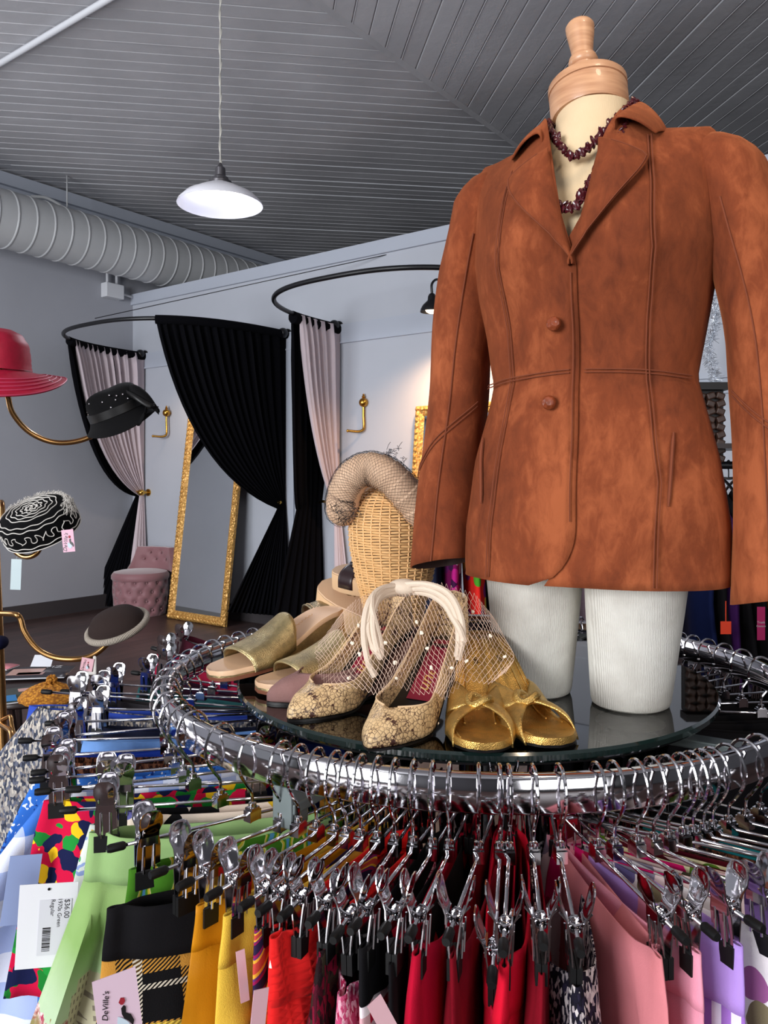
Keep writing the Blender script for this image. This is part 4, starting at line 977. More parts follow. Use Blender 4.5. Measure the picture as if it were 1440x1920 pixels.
def pump(M, label, m, L=.245, heel=.08, piping=True, lining=None, lettering=None, wk=1., name='pump_shoe'):
    t = place(name, label, 'shoe', M)
    hb = lambda s: .003+heel*sm((s-.30)/.62)
    w = lambda s: interp(PW, s)[0]*wk
    ht = lambda s: interp([(0, .010), (.03, .017), (.1, .026), (.22, .034), (.32, .035), (.45, .034), (.65, .038), (.85, .052), (1, .066)], s)[0]
    S = [i/60 for i in range(61)]
    S = [s+.0 for s in S]; lines = {1: [], -1: []}
    g = MB()
    for sd in (1, -1):
        rows = []
        for s in S:
            qm = R(90)-R(60)*sm((s-.20)/.15)**.55 if s > .20 else R(90)
            row = []
            for k in range(11):
                q = qm*k/10; y = w(s)*cos(q)**.75 if q < R(89.9) else 0.
                zz = hb(s)+ht(s)*(sin(q)/sin(qm))
                row.append(Vector((s*L-.012*sm((s-.9)/.1)*(k/10), sd*y, zz)))
            rows.append(row); lines[sd].append(row[-1])
        g.grid(rows, False)
    o = part('upper', g, m, t, angle=80); solid(o, .0018)
    g = MB(); g.grid([[Vector((s*L, y*w(s)*.97, hb(s)+.003)) for y in (-1, -.5, 0, .5, 1)] for s in S], False)
    part('insole', g, lining or m_ink, t)
    g = MB(); o1 = [Vector((s*L, w(s)*1.0, hb(s)-.001)) for s in S[::2]]; o2 = [Vector((s*L, -w(s)*1.0, hb(s)-.001)) for s in S[::2]]
    g.grid([o1, [p+Vector((0, 0, -.003)) for p in o1], [p+Vector((0, 0, -.003)) for p in o2], o2], False); part('outsole', g, m_ink, t)
    if heel > .03:
        g = MB(); rows = []
        for z, x0, x1, hw in ((0, .905, .965, .007), (heel*.3, .90, .965, .0065), (heel*.65, .87, .975, .010), (heel*.85, .82, .985, .018), (heel+.002, .78, .99, .024)):
            rows.append([Vector((lerp(x0, x1, .5+.5*cos(a))*L, hw*sin(a), z)) for a in [2*pi*k/16 for k in range(16)]])
        g.grid(rows, True, 0, True, True); part('heel', g, m_ink, t)
    if piping:
        i0 = min(i for i, s in enumerate(S) if s > .21)
        pts = lines[1][i0:]+lines[-1][i0:][::-1]
        g = MB().tube(pts, .0011, 6); part('topline_piping', g, m_pipe, t)
    if lettering:
        sl_ = (hb(.80)-hb(.62))/(.18*L)
        g = MB(); g.grid([[Vector((s*L, y*.0165, hb(s)+.0045)) for y in (-1, 0, 1)] for s in [lerp(.50, .86, k/12) for k in range(13)]], False); part('insole_label', g, m_lbl, t, 'crimson label stuck in the heel')
        Mt = Matrix.Translation((.60*L, 0, hb(.60)+.0055)) @ Matrix.Rotation(-math.atan(sl_), 4, 'Y') @ Matrix.Rotation(0, 4, 'Z')
        g = text_mesh(lettering, .026, Mt, .0002, .35); part('lettering', g, m_goldtxt, t, 'gold script lettering', smooth=False)
    return t
zt = ZG+.001
pump(shoe_frame(G(690, 1408, zt), math.atan2(.2, .112)), 'snakeskin pump with a pointed toe at the front edge of the glass', m_snake, lettering='une')
pump(shoe_frame(G(541, 1352, zt), math.atan2(.188, .150)), 'snakeskin pump with a pointed toe, behind and left of its mate', m_snake, lettering='une')
m_mauve = mat('mauve_suede', (136, 100, 96), .9, var=.08, bump=.3, bscale=500.); m_mvl = mat('mauve_lining', (92, 66, 64), .8)
pump(shoe_frame(G(500, 1318, zt), math.atan2(.10, .20)), 'mauve suede flat lying under the toe of the gold slide', m_mauve, heel=.012, piping=False, lining=m_mvl, L=.23, wk=.95, name='suede_flat')
pump(shoe_frame(G(552, 1325, zt), math.atan2(.15, .19)), 'mauve suede flat tucked behind the left snakeskin pump', m_mauve, heel=.012, piping=False, lining=m_mvl, L=.23, wk=.95, name='suede_flat')
SW = [(0, .0), (.008, .012), (.03, .022), (.08, .032), (.2, .040), (.34, .042), (.55, .034), (.75, .031), (.9, .031), (.97, .022), (1., .0)]
def slide(M, label, m_v, m_in, m_side, L=.25, heel=.040, band=(.20, .54), lettering=None, vh=.038):
    t = place('slide_sandal', label, 'shoe', M); w = lambda s: interp(SW, s)[0]
    hb = lambda s: .012+heel*sm((s-.3)/.6); S = [i/50 for i in range(51)]
    ring = lambda k, z: [Vector((s*L, k*w(s), z(s))) for s in S]+[Vector((s*L, -k*w(s), z(s))) for s in S[::-1][1:-1]]
    g = MB(); g.grid([ring(.95, lambda s: hb(s)+.003), ring(1.0, lambda s: hb(s)+.0005), ring(1., lambda s: hb(s)-.004)], True)
    g.grid([[Vector((s*L, y*w(s)*.95, hb(s)+.003-.0015*(1-y*y))) for y in (-1, -.5, 0, .5, 1)] for s in S], False); part('insole', g, m_in, t)
    g = MB().grid([ring(.99, lambda s: hb(s)-.004), ring(.97, lambda s: .005)], True); part('wedge', g, m_side, t, 'metallic covered wedge')
    g = MB().grid([ring(.9, lambda s: .005), ring(1.02, lambda s: .005), ring(1.02, lambda s: 0.)], True, 0, False, True); part('outsole', g, m_sole, t)
    g = MB(); rows = []; g2 = MB()
    for i in range(19):
        f = i/18; s = lerp(band[0], band[1], f); row = []
        for k in range(25):
            q = pi*k/24; sk = s+.05*(sin(q)-.4)*(1 if f > .5 else -.55)*abs(f-.5)*2
            wid = w(sk)*1.03; row.append(Vector((sk*L, wid*cos(q), hb(sk)-.006+(vh*(.66+.40*f)+.004)*abs(sin(q))**.62)))
        rows.append(row)
    o = part('vamp', g.grid(rows, False), m_v, t, angle=80); solid(o, .002)
    g = MB().tube(rows[9], .0016, 6); part('vamp_seam', g, m_v, t)
    for r in (rows[0], rows[-1]): part('edge_binding', MB().tube(r, .0018, 6), m_v, t)
    for r in (rows[1], rows[-2]):
        g = MB(); P = cr(r, 3)
        for p, q in list(zip(P, P[1:]))[::2]: g.tube([p+Vector((0, 0, .0008)), q+Vector((0, 0, .0008))], .0006, 4)
        part('stitching', g, m_pipe, t)
    if lettering:
        g = MB()
        for y0, xa, xb in ((.006, .55, .80), (-.004, .54, .64)): g.tube([Vector((s*L, y0+.0022*sin(s*230)+.001*sin(s*610), hb(s)+.0032)) for s in [lerp(xa, xb, i/70) for i in range(71)]], .0003, 4)
        part('lettering', g, m_goldtxt, t, 'small faded stamped script', smooth=False)
    return t
slide(shoe_frame(G(394, 1276, zt+.008), math.atan2(.19, .205), 0, -.11), 'pale gold slide overhanging the left edge of the glass, beige insole', m_pgold, m_nude, m_pgold, lettering=True)
slide(shoe_frame(G(484, 1300, zt+.003), math.atan2(.175, .215), 0, -.02), 'pale gold slide in front of its mate, its heel under the veil', m_pgold, m_nude, m_pgold)
slide(shoe_frame(W(535, 1172, 1.46)+Vector((0, 0, -.012)), math.atan2(.10, .22), 0, -.03), 'silvery gold slide with a brown lining behind the pale gold pair', goldm('silver_gold_leather', (190, 170, 130), .25), m_bleather, m_sole, L=.23, heel=.015, vh=.052)
def sandal(M, label):
    L = .245; heel = .075; t = place('twist_sandal', label, 'shoe', M); w = lambda s: interp(SW, s)[0]*(.98 if s < .5 else .86)
    hb = lambda s: .010+heel*sm((s-.30)/.58); S = [i/50 for i in range(51)]
    ring = lambda k, z: [Vector((s*L, k*w(s), z(s))) for s in S]+[Vector((s*L, -k*w(s), z(s))) for s in S[::-1][1:-1]]
    g = MB(); g.grid([ring(.92, lambda s: hb(s)+.003), ring(1.0, lambda s: hb(s)), ring(1., lambda s: hb(s)-.005)], True)
    g.grid([[Vector((s*L, y*w(s)*.92, hb(s)+.003-.002*(1-y*y)+.0015*sin(y*9)*sm((s-.4)/.2))) for y in [q/6-1 for q in range(13)]] for s in S], False); part('insole', g, m_goldin, t)
    g = MB()
    for y0 in (-.45, .45): g.tube([Vector((s*L, y0*w(s), hb(s)+.004)) for s in S[14:48]], .0012, 5)
    g.tube(ring(.80, lambda s: hb(s)+.003)[4:90], .0009, 5); part('insole_stitching', g, m_gold, t)
    g = MB().grid([ring(.99, lambda s: hb(s)-.004), ring(.98, lambda s: hb(s)-.008)], True, 0, False, True); part('outsole', g, m_ink, t)
    g = MB(); rows = []
    for z, x0, x1, hw in ((0, .86, .955, .010), (heel*.5, .86, .965, .011), (heel*.85, .80, .98, .020), (heel, .76, .985, .024)):
        rows.append([Vector((lerp(x0, x1, .5+.5*cos(a))*L, hw*sin(a), z)) for a in [2*pi*k/16 for k in range(16)]])
    g.grid(rows, True, 0, True, True); part('heel', g, m_gold, t)
    def band(s0, sc, s1, wd, lift, name):
        rows = []
        for i in range(29):
            f = i/28; q = pi*f; s = lerp(s0, sc, f*2) if f < .5 else lerp(sc, s1, f*2-1)
            nar = lerp(1., .42, exp(-((f-.5)/.14)**2)); row = []
            for k in range(9):
                e = (k/8-.5)*wd*nar; sk = s+e/L
                row.append(Vector((sk*L, w(max(.1, sk))*1.04*cos(q), hb(sk)-.004+(.027+lift)*abs(sin(q))**.8-.004*(k/4-1)**2)))
            rows.append(row)
        o = part(name, MB().grid(rows, False), m_gold, t, angle=80); solid(o, .002)
    band(.17, .34, .50, .044, .002, 'front_strap'); band(.50, .34, .17, .044, .005, 'front_strap'); 
    p = Vector((.34*L, 0, hb(.34)+.026)); g = MB().tube(cr([p+Vector((.010*cos(a), .013*sin(a), .004*sin(2*a))) for a in [2*pi*k/10 for k in range(10)]], 4, True), .0048, 8, True, sx=1.); part('knot', g, m_gold, t)
    g = text_mesh('un', .012, Matrix.Translation((.66*L, 0, hb(.66)+.0055)) @ Matrix.Rotation(-.55, 4, 'Y') @ Matrix.Rotation(0, 4, 'Z'), .0002, .3); part('lettering', g, m_ink, t, 'small dark script', smooth=False)
    return t
sandal(shoe_frame(G(908, 1416, zt), math.atan2(.225, .012)), 'gold twisted strap heeled sandal next to the snakeskin pump')
sandal(shoe_frame(G(1052, 1406, zt), math.atan2(.205, -.062)), 'gold twisted strap heeled sandal in front of the thigh stump')
def chunk(A, B, wv, th, label, strap):
    A, B = Vector(A), Vector(B); x = (B-A); L = x.length; x.normalize(); y = Vector(wv); y = (y-x*x.dot(y)).normalized(); z = x.cross(y)
    if z.z < 0: y = -y; z = -z
    M = Matrix(((x.x, y.x, z.x, A.x), (x.y, y.y, z.y, A.y), (x.z, y.z, z.z, A.z), (0, 0, 0, 1)))
    t = place('platform_sandal', label, 'shoe', M); w = lambda s: interp(SW, s)[0]; S = [i/40 for i in range(41)]
    ring = lambda k, zz: [Vector((s*L, k*w(s), zz)) for s in S]+[Vector((s*L, -k*w(s), zz)) for s in S[::-1][1:-1]]
    g = MB().grid([ring(.97, -th), ring(1.0, -th+.003), ring(1., -.004), ring(.96, 0)], True, 0, True, True); part('platform', g, m_tan, t)
    g = MB().grid([ring(.94, .0005), ring(.9, .002)], True, 0, False, True); part('insole', g, m_nude, t)
    if strap is None: return t
    rows = []
    for i in range(9):
        s = lerp(.18, .36, i/8); rows.append([Vector((s*L, w(s)*1.04*cos(q), -.020+.034*abs(sin(q))**.5)) for q in [pi*k/20 for k in range(21)]])
    o = part('strap', MB().grid(rows, False), strap, t); solid(o, .003)
    g = MB().tube(cr([Vector((.27*L+.014*cos(a), .0+.011*sin(a), .0165)) for a in [2*pi*k/12 for k in range(12)]], 3, True), .0018, 6, True); part('buckle', g, m_nick, t)
chunk(W(604, 1090, 1.52), W(765, 1182, 1.42), (.55, .8, .35), .050, 'tan suede platform sandal leaning against the wicker head', None)
chunk(W(630, 1064, 1.50), W(790, 1096, 1.40), (.3, .9, .2), .030, 'beige platform sandal with a dark brown strap behind the wicker head', m_dkl)
# ------------------------------------------------------------------ ivory fascinator with veil
m_ivory = mat('ivory_cord', (214, 196, 176), .8, bump=.3, bscale=900.); m_net = mat('blush_net', (226, 196, 176), .7); m_pom = mat('ivory_pompom', (240, 226, 206), .9)
fas = thing('veiled_fascinator', 'ivory cord fascinator with a dotted blush veil draped over the snakeskin pumps', 'hat', W(757, 1110, 1.06))
cords = [[(762, 1098, 1.06), (715, 1104, 1.03), (690, 1135, 1.0), (682, 1185, .985), (690, 1240, .98), (703, 1268, .98)],
 [(757, 1104, 1.06), (720, 1112, 1.03), (702, 1140, 1.0), (700, 1180, .985), (709, 1222, .98), (714, 1231, .98), (713, 1205, .985), (703, 1165, .99), (697, 1135, 1.0), (705, 1112, 1.02), (750, 1098, 1.06)],
 [(755, 1110, 1.06), (712, 1122, 1.02), (690, 1170, .99), (697, 1210, .985), (710, 1226, .98)],
 [(752, 1096, 1.05), (800, 1096, 1.03), (840, 1112, 1.01), (862, 1150, 1.0), (868, 1195, .99), (859, 1238, .985)],
 [(752, 1104, 1.06), (800, 1105, 1.03), (838, 1124, 1.01), (856, 1160, 1.0), (860, 1200, .99), (857, 1232, .985)],
 [(756, 1110, 1.06), (800, 1113, 1.035), (832, 1132, 1.01), (850, 1160, 1.0), (862, 1180, .99), (871, 1204, .99)],
 [(756, 1100, 1.05), (735, 1098, 1.05), (708, 1114, 1.02), (694, 1140, 1.0), (688, 1168, .99)]]
for c in cords:
    g = MB().tube(cr([W(*p) for p in c], 8), .0042, 8); part('cord', g, m_ivory, fas, world=True)
g = MB().ball(W(757, 1102, 1.055), (.022, .016, .012), 20, 12); part('wrapped_centre', g, m_ivory, fas, world=True)
def vpt(u, v):
    top = interp([(0, 640, 1150), (.12, 665, 1125), (.3, 715, 1100), (.5, 757, 1092), (.7, 830, 1092), (.85, 890, 1112), (1, 920, 1150)], u)
    bot = interp([(0, 592, 1262), (.1, 625, 1288), (.25, 690, 1302), (.4, 745, 1290), (.55, 800, 1302), (.7, 842, 1308), (.8, 870, 1285), (.9, 915, 1278), (1, 955, 1268)], u)
    k = v**.9; x = lerp(top[0], bot[0], k); y = lerp(top[1], bot[1], k)
    x += 7*sin(v*9+u*21)*v+(u-.5)*70*sin(pi*v)*.5; y += 5*sin(u*31+v*5)*v
    d = lerp(1.055, .955, sin(min(1, v*1.15)*pi/2)); d += .05*(abs(u-.5)*2)**2*v+.012*sin(u*17+v*6)*v
    if u < .2: d += .08*(1-u/.2)*v
    return W(x, y, d)
g = MB(); NU, NV2 = 46, 22; rd = random.Random(5)
V2 = {}
for i in range(NU+1):
    for j in range(NV2+1):
        u_ = (i+.5*(j % 2))/NU+rd.uniform(-.002, .002); V2[i, j] = vpt(max(0, min(1, u_)), max(0, min(1, j/NV2+rd.uniform(-.006, .006))))
for i in range(NU+1):
    for j in range(NV2):
        a = V2[i, j]
        for di in ((0, 1) if j % 2 else (0, -1)):
            if (i+di, j+1) in V2: g.tube([a, V2[i+di, j+1]], .00024, 3)
part('veil', g, m_net, fas, 'fine dotted net veil', smooth=False, world=True)
for zx, zy in ((450, 245), (480, 365), (285, 480), (510, 485), (330, 573), (270, 752), (590, 728), (985, 255), (1140, 270), (1290, 430), (1115, 612), (770, 405), (745, 320), (825, 525), (570, 630), (847, 675), (400, 370), (330, 350), (1095, 135), (995, 675), (1385, 590)):
    px, py = 590+zx*.257, 1080+zy*.257
    best = min((((CX+F*V2[q].x/V2[q].y-px)**2+(HY-F*(V2[q].z-H)/V2[q].y-py)**2), q) for q in V2)[1]
    b = MB()
    for k in range(5): b.ball(V2[best]+Vector((rd.uniform(-1, 1), rd.uniform(-1, 1), rd.uniform(-1, 1)))*.0012, .0018, 6, 5)
    part('pompom', b, m_pom, fas, world=True)
# ------------------------------------------------------------------ wicker head with a pleated hat
HC = Vector((.017, 1.36, 0)); wh = thing('wicker_head', 'woven wicker display head standing on the glass behind the shoes', 'display head', (HC.x, HC.y, ZG))
N = NT('honey_wicker'); N.set(color=N.mix(N.noise(40., 3.).outputs[0], srgb(212, 162, 102), srgb(236, 192, 136)), rough=.55); m_wick = N.m
HP = [(0, .056), (.01, .055), (.05, .047), (.09, .052), (.135, .064), (.19, .0745), (.225, .076), (.25, .071), (.27, .060), (.285, .042), (.294, .018)]
hr = lambda z: interp(HP, z)[0]
g = MB(); ns = 30; z = .004; k = 0
while z < .292:
    r = hr(z)
    for ph in (0,):
        pts = [Vector(((r+.0016*(1 if (q+k) % 2 else -1))*cos(2*pi*q/ns/1.), (r+.0016*(1 if (q+k) % 2 else -1))*sin(2*pi*q/ns)*1.06, z+.0005*sin(q*1.7+k))) for q in range(ns)]
        g.tube(cr(pts, 3, True), .0019, 5, True)
    z += .0044 if r > .05 else .0036; k += 1
part('weave', g, m_wick, wh)
g = MB()
for q in range(ns):
    a = 2*pi*(q+.0)/ns; g.tube([Vector((hr(zz)*cos(a), hr(zz)*sin(a)*1.06, zz)) for zz in [.002+.29*i/30 for i in range(31)]], .0016, 5)
part('stakes', g, m_wick, wh)
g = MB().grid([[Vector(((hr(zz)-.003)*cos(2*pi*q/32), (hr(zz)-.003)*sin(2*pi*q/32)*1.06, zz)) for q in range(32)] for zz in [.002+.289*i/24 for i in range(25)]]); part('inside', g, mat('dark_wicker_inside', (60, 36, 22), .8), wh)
hat = thing('pleated_hat', 'beige pleated roll hat under black netting on the wicker head', 'hat', (HC.x, HC.y, ZG+.26))
N = NT('beige_pleats'); N.set(color=N.mix(N.noise(30.).outputs[0], srgb(206, 168, 136), srgb(226, 192, 162)), rough=.7); m_pleat = N.m
arc = cr([W(643, 955, 1.34), W(646, 925, 1.32), (W(664, 893, 1.305)), W(694, 880, 1.295), W(728, 892, 1.285), W(762, 925, 1.285), W(800, 972, 1.30), W(835, 1000, 1.36), W(835, 985, 1.46), W(780, 930, 1.47), W(700, 895, 1.46), W(655, 920, 1.42)], 10, True)
m_ = len(arc); g = MB(); rows = []
for i in range(m_*2+1):
    p = arc[(i//2) % m_].lerp(arc[(i//2+1) % m_], .5*(i % 2)); t = (arc[(i//2+1) % m_]-arc[(i//2-1) % m_]).normalized()
    c0 = Vector((HC.x+.01, HC.y+.01, ZG+.22)); out = (p-c0); out = (out-t*out.dot(t)).normalized(); bn = t.cross(out)
    fr = (i*.5 % 5)/5; rr_ = .0265*(1+.07*(1-fr))
    rows.append([p+(out*cos(2*pi*k/20)+bn*sin(2*pi*k/20))*rr_ for k in range(20)])
g.grid(rows); part('pleated_roll', g, m_pleat, hat, angle=25, world=True)
g = MB(); rows = [[Vector((HC.x+.012+.07*sin(b)*cos(2*pi*q/28), HC.y+.03+.07*sin(b)*sin(2*pi*q/28), ZG+.245+.062*cos(b)+.02*sin(b)*cos(2*pi*q/28)*-1)) for q in range(28)] for b in [1.5*i/10 for i in range(11)]]
g.grid(rows); part('crown', g, m_pleat, hat, world=True)
m_bnet = mat('black_net', (20, 14, 20), .6); g = MB(); nu, nv = 120, 14; grid = {}
for i in range(nu):
    f = i/nu*m_*.62; a = int(f); p = arc[a % m_].lerp(arc[(a+1) % m_], f-a); t = (arc[(a+1) % m_]-arc[(a-1) % m_]).normalized()
    out = (p-c0); out = (out-t*out.dot(t)).normalized(); bn = t.cross(out)
    for j in range(nv+1):
        an = lerp(-1.9, 1.9, (j+.5*(i % 2))/nv); grid[i, j] = p+(out*cos(an)+bn*sin(an))*(.0300+rd.uniform(-.0008, .0008))
for (i, j), p in grid.items():
    for dj in ((0, 1) if i % 2 else (0, -1)):
        if (i+1, j+dj) in grid: g.tube([p, grid[i+1, j+dj]], .00028, 3)
for c_, r0, n_ in ((W(737, 866, 1.33), .024, 110), (W(648, 958, 1.30), .020, 150), (W(660, 880, 1.33), .02, 40), (W(640, 930, 1.31), .012, 60)):
    for q in range(n_):
        a = [rd.gauss(0, 1) for _ in range(3)]; v_ = Vector(a).normalized()*r0*rd.uniform(.6, 1.); v2 = (v_+Vector([rd.gauss(0, 1) for _ in range(3)])*r0*.28)
        g.tube([c_+v_*1., c_+v_.lerp(v2, .5)*1.05, c_+v2], .00045, 3)
part('netting', g, m_bnet, hat, 'black netting', smooth=False, world=True)
# ------------------------------------------------------------------ hat tree and its hats at the left
HP0 = W(1, 1300, 2.45); HX, HY0 = HP0.x, HP0.y
m_abrass = mat('antique_brass', (176, 134, 84), .3, 1.)
tree = thing('hat_stand', 'brass hat tree with curling arms at the left edge', 'hat stand', (HX, HY0, 0))
g = MB().tube([Vector((HX+.075, HY0, .02)), W(6, 1400, 2.45), W(-2, 1200, 2.45), W(-26, 640, 2.45)], .014, 16); part('pole', g, m_abrass, tree, world=True)
g = MB().lathe([(0, 0), (.19, 0), (.19, .012), (.03, .03), (.016, .06)], 40, (HX+.075, HY0, 0)); part('base', g, m_abrass, tree, world=True)
def arm(pts, r=.0085):
    g = MB().tube(cr([W(*p) for p in pts], 8), r, 10); part('arm', g, m_abrass, tree, world=True)
arm([(0, 690, 2.45), (14, 740, 2.5), (24, 775, 2.52), (55, 810, 2.55), (100, 829, 2.58), (150, 826, 2.6), (200, 803, 2.62), (232, 775, 2.62)])
arm([(0, 942, 2.44), (4, 945, 2.36), (6, 985, 2.32), (16, 1018, 2.3), (42, 1043, 2.29), (68, 1038, 2.29), (80, 1010, 2.3), (80, 990, 2.3)], .0075)
arm([(0, 1150, 2.44), (28, 1152, 2.40), (38, 1160, 2.4), (46, 1185, 2.4), (68, 1215, 2.4), (100, 1232, 2.4), (140, 1236, 2.4), (175, 1228, 2.41), (203, 1205, 2.42), (212, 1185, 2.42)])
arm([(0, 1352, 2.45), (14, 1345, 2.42), (20, 1344, 2.4), (22, 1360, 2.38), (30, 1388, 2.36), (48, 1401, 2.34), (70, 1396, 2.34), (85, 1370, 2.36)], .006)
arm([(0, 1358, 2.44), (16, 1368, 2.36), (22, 1378, 2.33), (24, 1410, 2.3), (34, 1448, 2.28), (55, 1475, 2.28), (80, 1470, 2.28)], .0075)
def frame(c, right, up):                  # axes for a tilted hat
    r = Vector(right).normalized(); u = Vector(up); u = (u-r*u.dot(r)).normalized(); f = u.cross(r)
    return Matrix(((r.x, f.x, u.x, c.x), (r.y, f.y, u.y, c.y), (r.z, f.z, u.z, c.z), (0, 0, 0, 1)))
# red straw hat
m_red = NT('crimson_straw'); N = m_red; x3 = N.n('SeparateXYZ', {0: N.obj()}); N.set(color=N.mix(N.noise(60.).outputs[0], srgb(150, 8, 40), srgb(196, 20, 62)), rough=.55); m_red = N.m
c = W(-10, 698, 2.46); M = frame(c, (1, 0, -.04), (-.04, -.06, 1)); t = thing('straw_hat', 'wide brimmed crimson straw hat on the hat tree at left edge', 'hat', c)
prof = [(0, .135), (.045, .132), (.075, .118), (.094, .088), (.100, .05), (.102, .02), (.106, .004)]
g = MB(); rows = []
P = []
for a, b in zip(prof, prof[1:]):
    for k in range(4): P.append((lerp(a[0], b[0], k/4), lerp(a[1], b[1], k/4)))
for i, (r, z) in enumerate(P): rows.append([Vector(((r+.0012*(i % 2))*cos(2*pi*k/64), (r+.0012*(i % 2))*sin(2*pi*k/64)*1.1, z)) for k in range(64)])
g.grid(rows); g.xf(M); part('crown', g, m_red, t, world=True)
g = MB(); rows = []
for i in range(31):
    r = lerp(.104, .205, i/30); f = i/30; row = []
    for k in range(96):
        a = 2*pi*k/96; drop = -.095*f**1.15*(.52+.48*cos(a-R(-105))); row.append(Vector((r*cos(a), r*sin(a)*1.05, .004+drop+.0016*(i % 2)+.006*sin(3*a)*f)))
    rows.append(row)
g.grid(rows); g.xf(M); o = part('brim', g, m_red, t, angle=70, world=True); solid(o, .003)
g = MB()
for i in (13, 17, 21, 25, 30):
    g.tube([p+Vector((0, 0, .0015)) for p in [M @ q for q in rows[0][:0]]] or [v for v in [M @ Vector(((lerp(.104, .205, i/30))*cos(a), lerp(.104, .205, i/30)*sin(a)*1.05, .0065-.095*(i/30)**1.15*(.52+.48*cos(a-R(-105)))+.006*sin(3*a)*i/30)) for a in [2*pi*k/96 for k in range(96)]]], .0019, 5, True)
part('brim_cord', g, mat('rose_cord', (206, 70, 104), .4), t, 'shinier rose cords', world=True)
q = MB().box((0, 0, 0), (.016, .0008, .03)); q.xf(Matrix.Translation(W(92, 722, 2.46)) @ Matrix.Rotation(.5, 4, 'Y')); part('paper_tag', q, m_white, t, 'white tag under the brim', smooth=False, world=True)
# black hat with bow
m_bfelt = mat('black_felt', (7, 7, 9), .9, bump=.2, bscale=400., spec=.2); m_bsat = mat('black_satin', (11, 11, 12), .45, spec=.4)
c = W(224, 775, 2.62); M = frame(c, (1, .1, .42), (-.36, -.30, 1)); t = thing('bow_hat', 'black felt hat with a big bow and tiny beads', 'hat', c)
g = MB(); rows = []
for r, z in ((0, .088), (.045, .086), (.075, .076), (.088, .055), (.092, .03), (.096, .0), (.106, -.022), (.122, -.036), (.124, -.038)):
    rows.append([Vector((r*cos(2*pi*k/56), r*sin(2*pi*k/56)*.95, z+(.010*cos(4*pi*k/56)*(r/.12)**2 if z < .01 else .007*sin(4*pi*k/56+1)*(r/.09)))) for k in range(56)])
g.grid(rows); g.xf(M); o = part('hat_body', g, m_bfelt, t, world=True); solid(o, .003); subd(o)
g = MB().lathe([(.0935, .002), (.098, .004), (.097, .030), (.092, .032)], 56, sy=.95, caps=False); g.xf(M); part('hat_band', g, m_bsat, t, 'satin band', world=True)
def leafm(pts, wd, name, lab=None):
    P = cr(pts, 6); g = MB(); rows = []
    for i, p in enumerate(P):
        f = i/(len(P)-1); w_ = wd*(sin(pi*min(.97, max(.06, f)))**.5); rows.append([p+Vector((0, y*w_*.7, y*w_*.55+.012*(1-y*y))) for y in (-1, -.6, -.2, .2, .6, 1)])
    o = part(name, g.grid(rows, False), m_bsat if lab else m_bfelt, t, lab, world=True); solid(o, .004)
leafm([W(234, 735, 2.60), W(250, 729, 2.57), W(275, 745, 2.56), W(299, 775, 2.56)], .024, 'bow_loop')
leafm([W(236, 738, 2.56), W(256, 748, 2.54), W(280, 762, 2.54), W(290, 764, 2.55)], .010, 'bow_loop', 'satin edged loop')
leafm([W(275, 757, 2.56), W(274, 775, 2.55), W(266, 790, 2.55), W(260, 797, 2.56)], .022, 'bow_tail')
rd = random.Random(9)
for k in range(16):
    a = rd.uniform(3.4, 6.2); z = rd.uniform(.01, .075); r = .094-.018*(z/.08)**2; p = M @ Vector((r*cos(a), r*sin(a)*.95, z)); part('bead', MB().ball(p, .0034, 8, 6), m_chr, t, world=True)
# black and white braided hat
N = NT('black_soutache_base'); N.set(color=srgb(7, 7, 9), rough=.95, spec=.15); m_sbl = N.m; m_braid = mat('white_braid', (214, 210, 204), .8)
c = W(76, 985, 2.30); M = frame(c, (1, .05, .26), (-.20, -.62, 1)); t = thing('braided_hat', 'black pillbox hat covered in wavy white braid', 'hat', c)
def pb(r, a): return r*cos(a)*1.02, r*sin(a)*.92
prof = [(0, .062), (.05, .061), (.082, .056), (.096, .046), (.104, .028), (.107, .0), (.104, -.022), (.098, -.026)]
g = MB(); g.grid([[Vector((*pb(r, 2*pi*k/56), z)) for k in range(56)] for r, z in prof]); g.xf(M); o = part('hat_body', g, m_sbl, t, world=True); solid(o, .003)
PR = [(sqrt(0), 0)]
def onhat(s, a):                          # s: 0 centre .. 1 lower edge
    r, z = interp([(0, 0, .0635), (.32, .05, .0625), (.55, .084, .057), (.66, .098, .047), (.75, .106, .028), (.88, .109, 0), (.98, .106, -.022)], s); x, y = pb(r, a); return M @ Vector((x, y, z))
g = MB()
for s, am in ((.10, .02), (.18, .018), (.27, .016), (.36, .016), (.45, .014), (.62, .012), (.69, .010), (.93, .010), (.985, .006)):
    g.tube([onhat(s+am*sin(a*(9 if s < .5 else 14)+s*20), a) for a in [2*pi*k/120 for k in range(120)]], .0015, 5, True)
g.tube([onhat(.76+.10*(.5+.5*sin(a*23+1.5*sin(a*5))), a+.035*sin(a*46)) for a in [2*pi*k/900 for k in range(900)]], .0013, 4, True)
for k in range(9): g.tube([onhat(.01+.045*sin(k*.7+q)**2, k*.7+q) for q in (0, .5, 1., 1.5)], .0015, 4)
part('braid', g, m_braid, t, 'wavy white braid', world=True)
g = MB(); rd = random.Random(3)
for k in range(420):
    a = rd.uniform(-.35, 2.7); s = rd.uniform(.55, .74); p = onhat(s, a); q = onhat(min(.95, s+rd.uniform(.0, .12)), a+rd.uniform(-.15, .15)); up = Vector((rd.uniform(-.002, .004), rd.uniform(-.002, .006), rd.uniform(.002, .012)))
    g.tube([p, p.lerp(q, .5)+up, q], .0006, 3)
part('tulle', g, m_braid, t, 'frayed white tulle behind', smooth=False, world=True)
